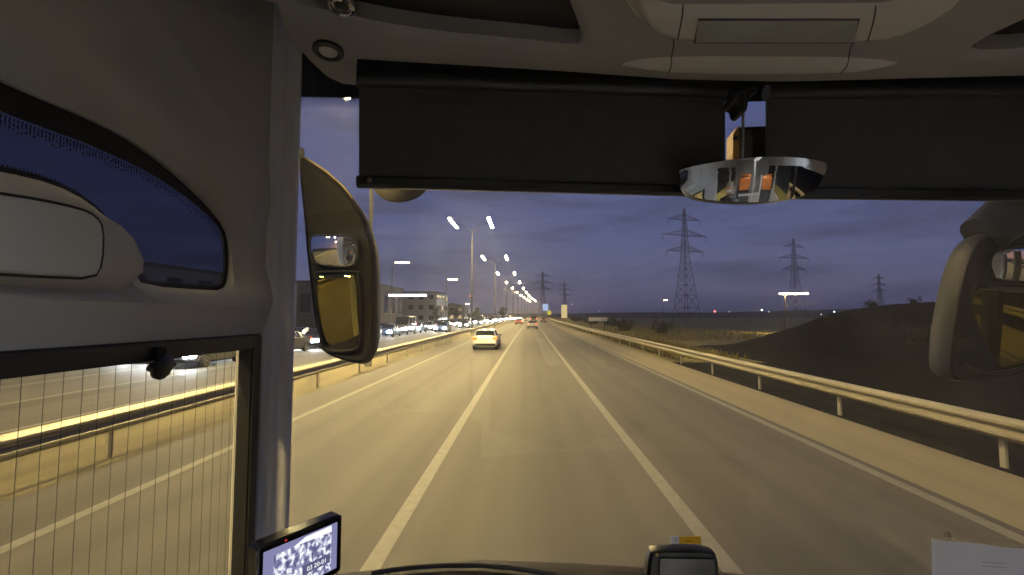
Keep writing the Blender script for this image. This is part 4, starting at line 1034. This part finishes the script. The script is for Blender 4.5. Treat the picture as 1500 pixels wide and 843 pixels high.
V = [(0, 0, 1.70), (0, .02, 1.95), (0, .0, 2.16), (0, .02, 2.26), (.17, 0, 2.14), (.24, .05, 1.90), (.20, .28, 1.86), (-.17, 0, 2.14), (-.24, .05, 1.90), (-.20, .28, 1.86), (.10, .05, 1.66), (.13, .46, 1.66), (.13, .50, 1.2), (-.10, .05, 1.66), (-.13, .46, 1.66), (-.13, .50, 1.2)]
E = [(0, 1), (1, 2), (2, 3), (2, 4), (4, 5), (5, 6), (2, 7), (7, 8), (8, 9), (0, 10), (10, 11), (11, 12), (0, 13), (13, 14), (14, 15)]
Rr = [(.16, .12), (.17, .12), (.13, .10), .06, .07, .052, .042, .07, .052, .042, .09, .075, .05, .09, .075, .05]
T = lambda L: [(x+px_, y+py_, z) for x, y, z in L]
skin('jacket', T(V), E, Rr, M['coat'], pe)
hv = [(0, .02, 2.24), (0, .03, 2.32), (0, .045, 2.375), (0, .04, 2.44), (0, .03, 2.50)]
hd = skin('head', T(hv), [(0, 1), (1, 2), (2, 3), (3, 4)], [.05, (.058, .062), (.072, .085), (.078, .095), (.06, .07)], M['skin'], pe)
mb = MB().lathe((px_, py_+.118, 2.405), (0, 1, -.15), [(-.02, .014), (0, .014), (.016, .008), (.018, 0)], 10); mb.build('nose', M['skin'], hd)
for s in (-1, 1):
    MB().lathe((px_+s*.03, py_+.112, 2.43), (0, 1, 0), [(-.01, .012), (.004, .009), (.008, 0)], 10).build('eye', M['gloss_black'], hd)
    MB().lathe((px_+s*.078, py_+.02, 2.41), (s, 0, 0), [(-.01, .03), (.006, .028), (.010, .012), (.010, 0)], 12).build('ear', M['skin'], hd)
MB().loft([[Vector((px_+r*math.sin(a), py_+.035+r*1.15*math.cos(a), z)) for a in np.linspace(-1.3, 1.3, 11)] for r, z in ((.062, 2.335), (.082, 2.36), (.086, 2.385), (.082, 2.405))], closed=False).build('face_mask', M['mask'], pe, 180)
MB().loft([[Vector((px_+r*math.cos(a), py_+.02+r*1.15*math.sin(a), z)) for a in np.linspace(0, 2*PI, 16, endpoint=False)] for r, z in ((.086, 2.46), (.084, 2.485), (.068, 2.515), (.03, 2.535))], False, True).build('hair', M['hair'], pe, 180)
for s in (-1, 1):
    vs = [(s*.20, .27, 1.86), (s*.19, .33, 1.865), (s*.185, .37, 1.86)]; ed = [(0, 1), (1, 2)]; rd = [.03, (.040, .018), (.036, .015)]
    hand = skin('hand', T(vs), ed, rd, M['skin'], pe)
    for k, (dx, l) in enumerate(((-.027, .065), (-.009, .075), (.009, .07), (.027, .055))):
        b_ = Vector((s*.185+dx, .375, 1.862)); skin('finger', T([b_, b_+Vector((0, l*.55, .002)), b_+Vector((0, l*.85, -.018)), b_+Vector((0, l*.95, -.032))]), [(0, 1), (1, 2), (2, 3)], [.009, .0085, .008, .007], M['skin'], hand, 0, 1)
    b_ = Vector((s*.19-s*.03, .315, 1.862)); skin('thumb', T([b_, b_+Vector((-s*.03, .03, -.004)), b_+Vector((-s*.035, .06, -.008))]), [(0, 1), (1, 2)], [.012, .010, .009], M['skin'], hand, 0, 1)
# ---- thin damp air that makes a soft glow round the lamps
m = bpy.data.materials.new('damp_air'); m.use_nodes = True; nt = m.node_tree; nt.nodes.clear()
v = nt.nodes.new('ShaderNodeVolumePrincipled'); v.inputs['Density'].default_value = HAZE; v.inputs['Color'].default_value = (.9, .9, .92, 1); v.inputs['Anisotropy'].default_value = .75
o = nt.nodes.new('ShaderNodeOutputMaterial'); nt.links.new(v.outputs[0], o.inputs[1])
hz = MB().box((0, 2200, 22.5), (6200, 5800, 48)).build('haze', m, None, 0); tag(hz, kind='stuff')
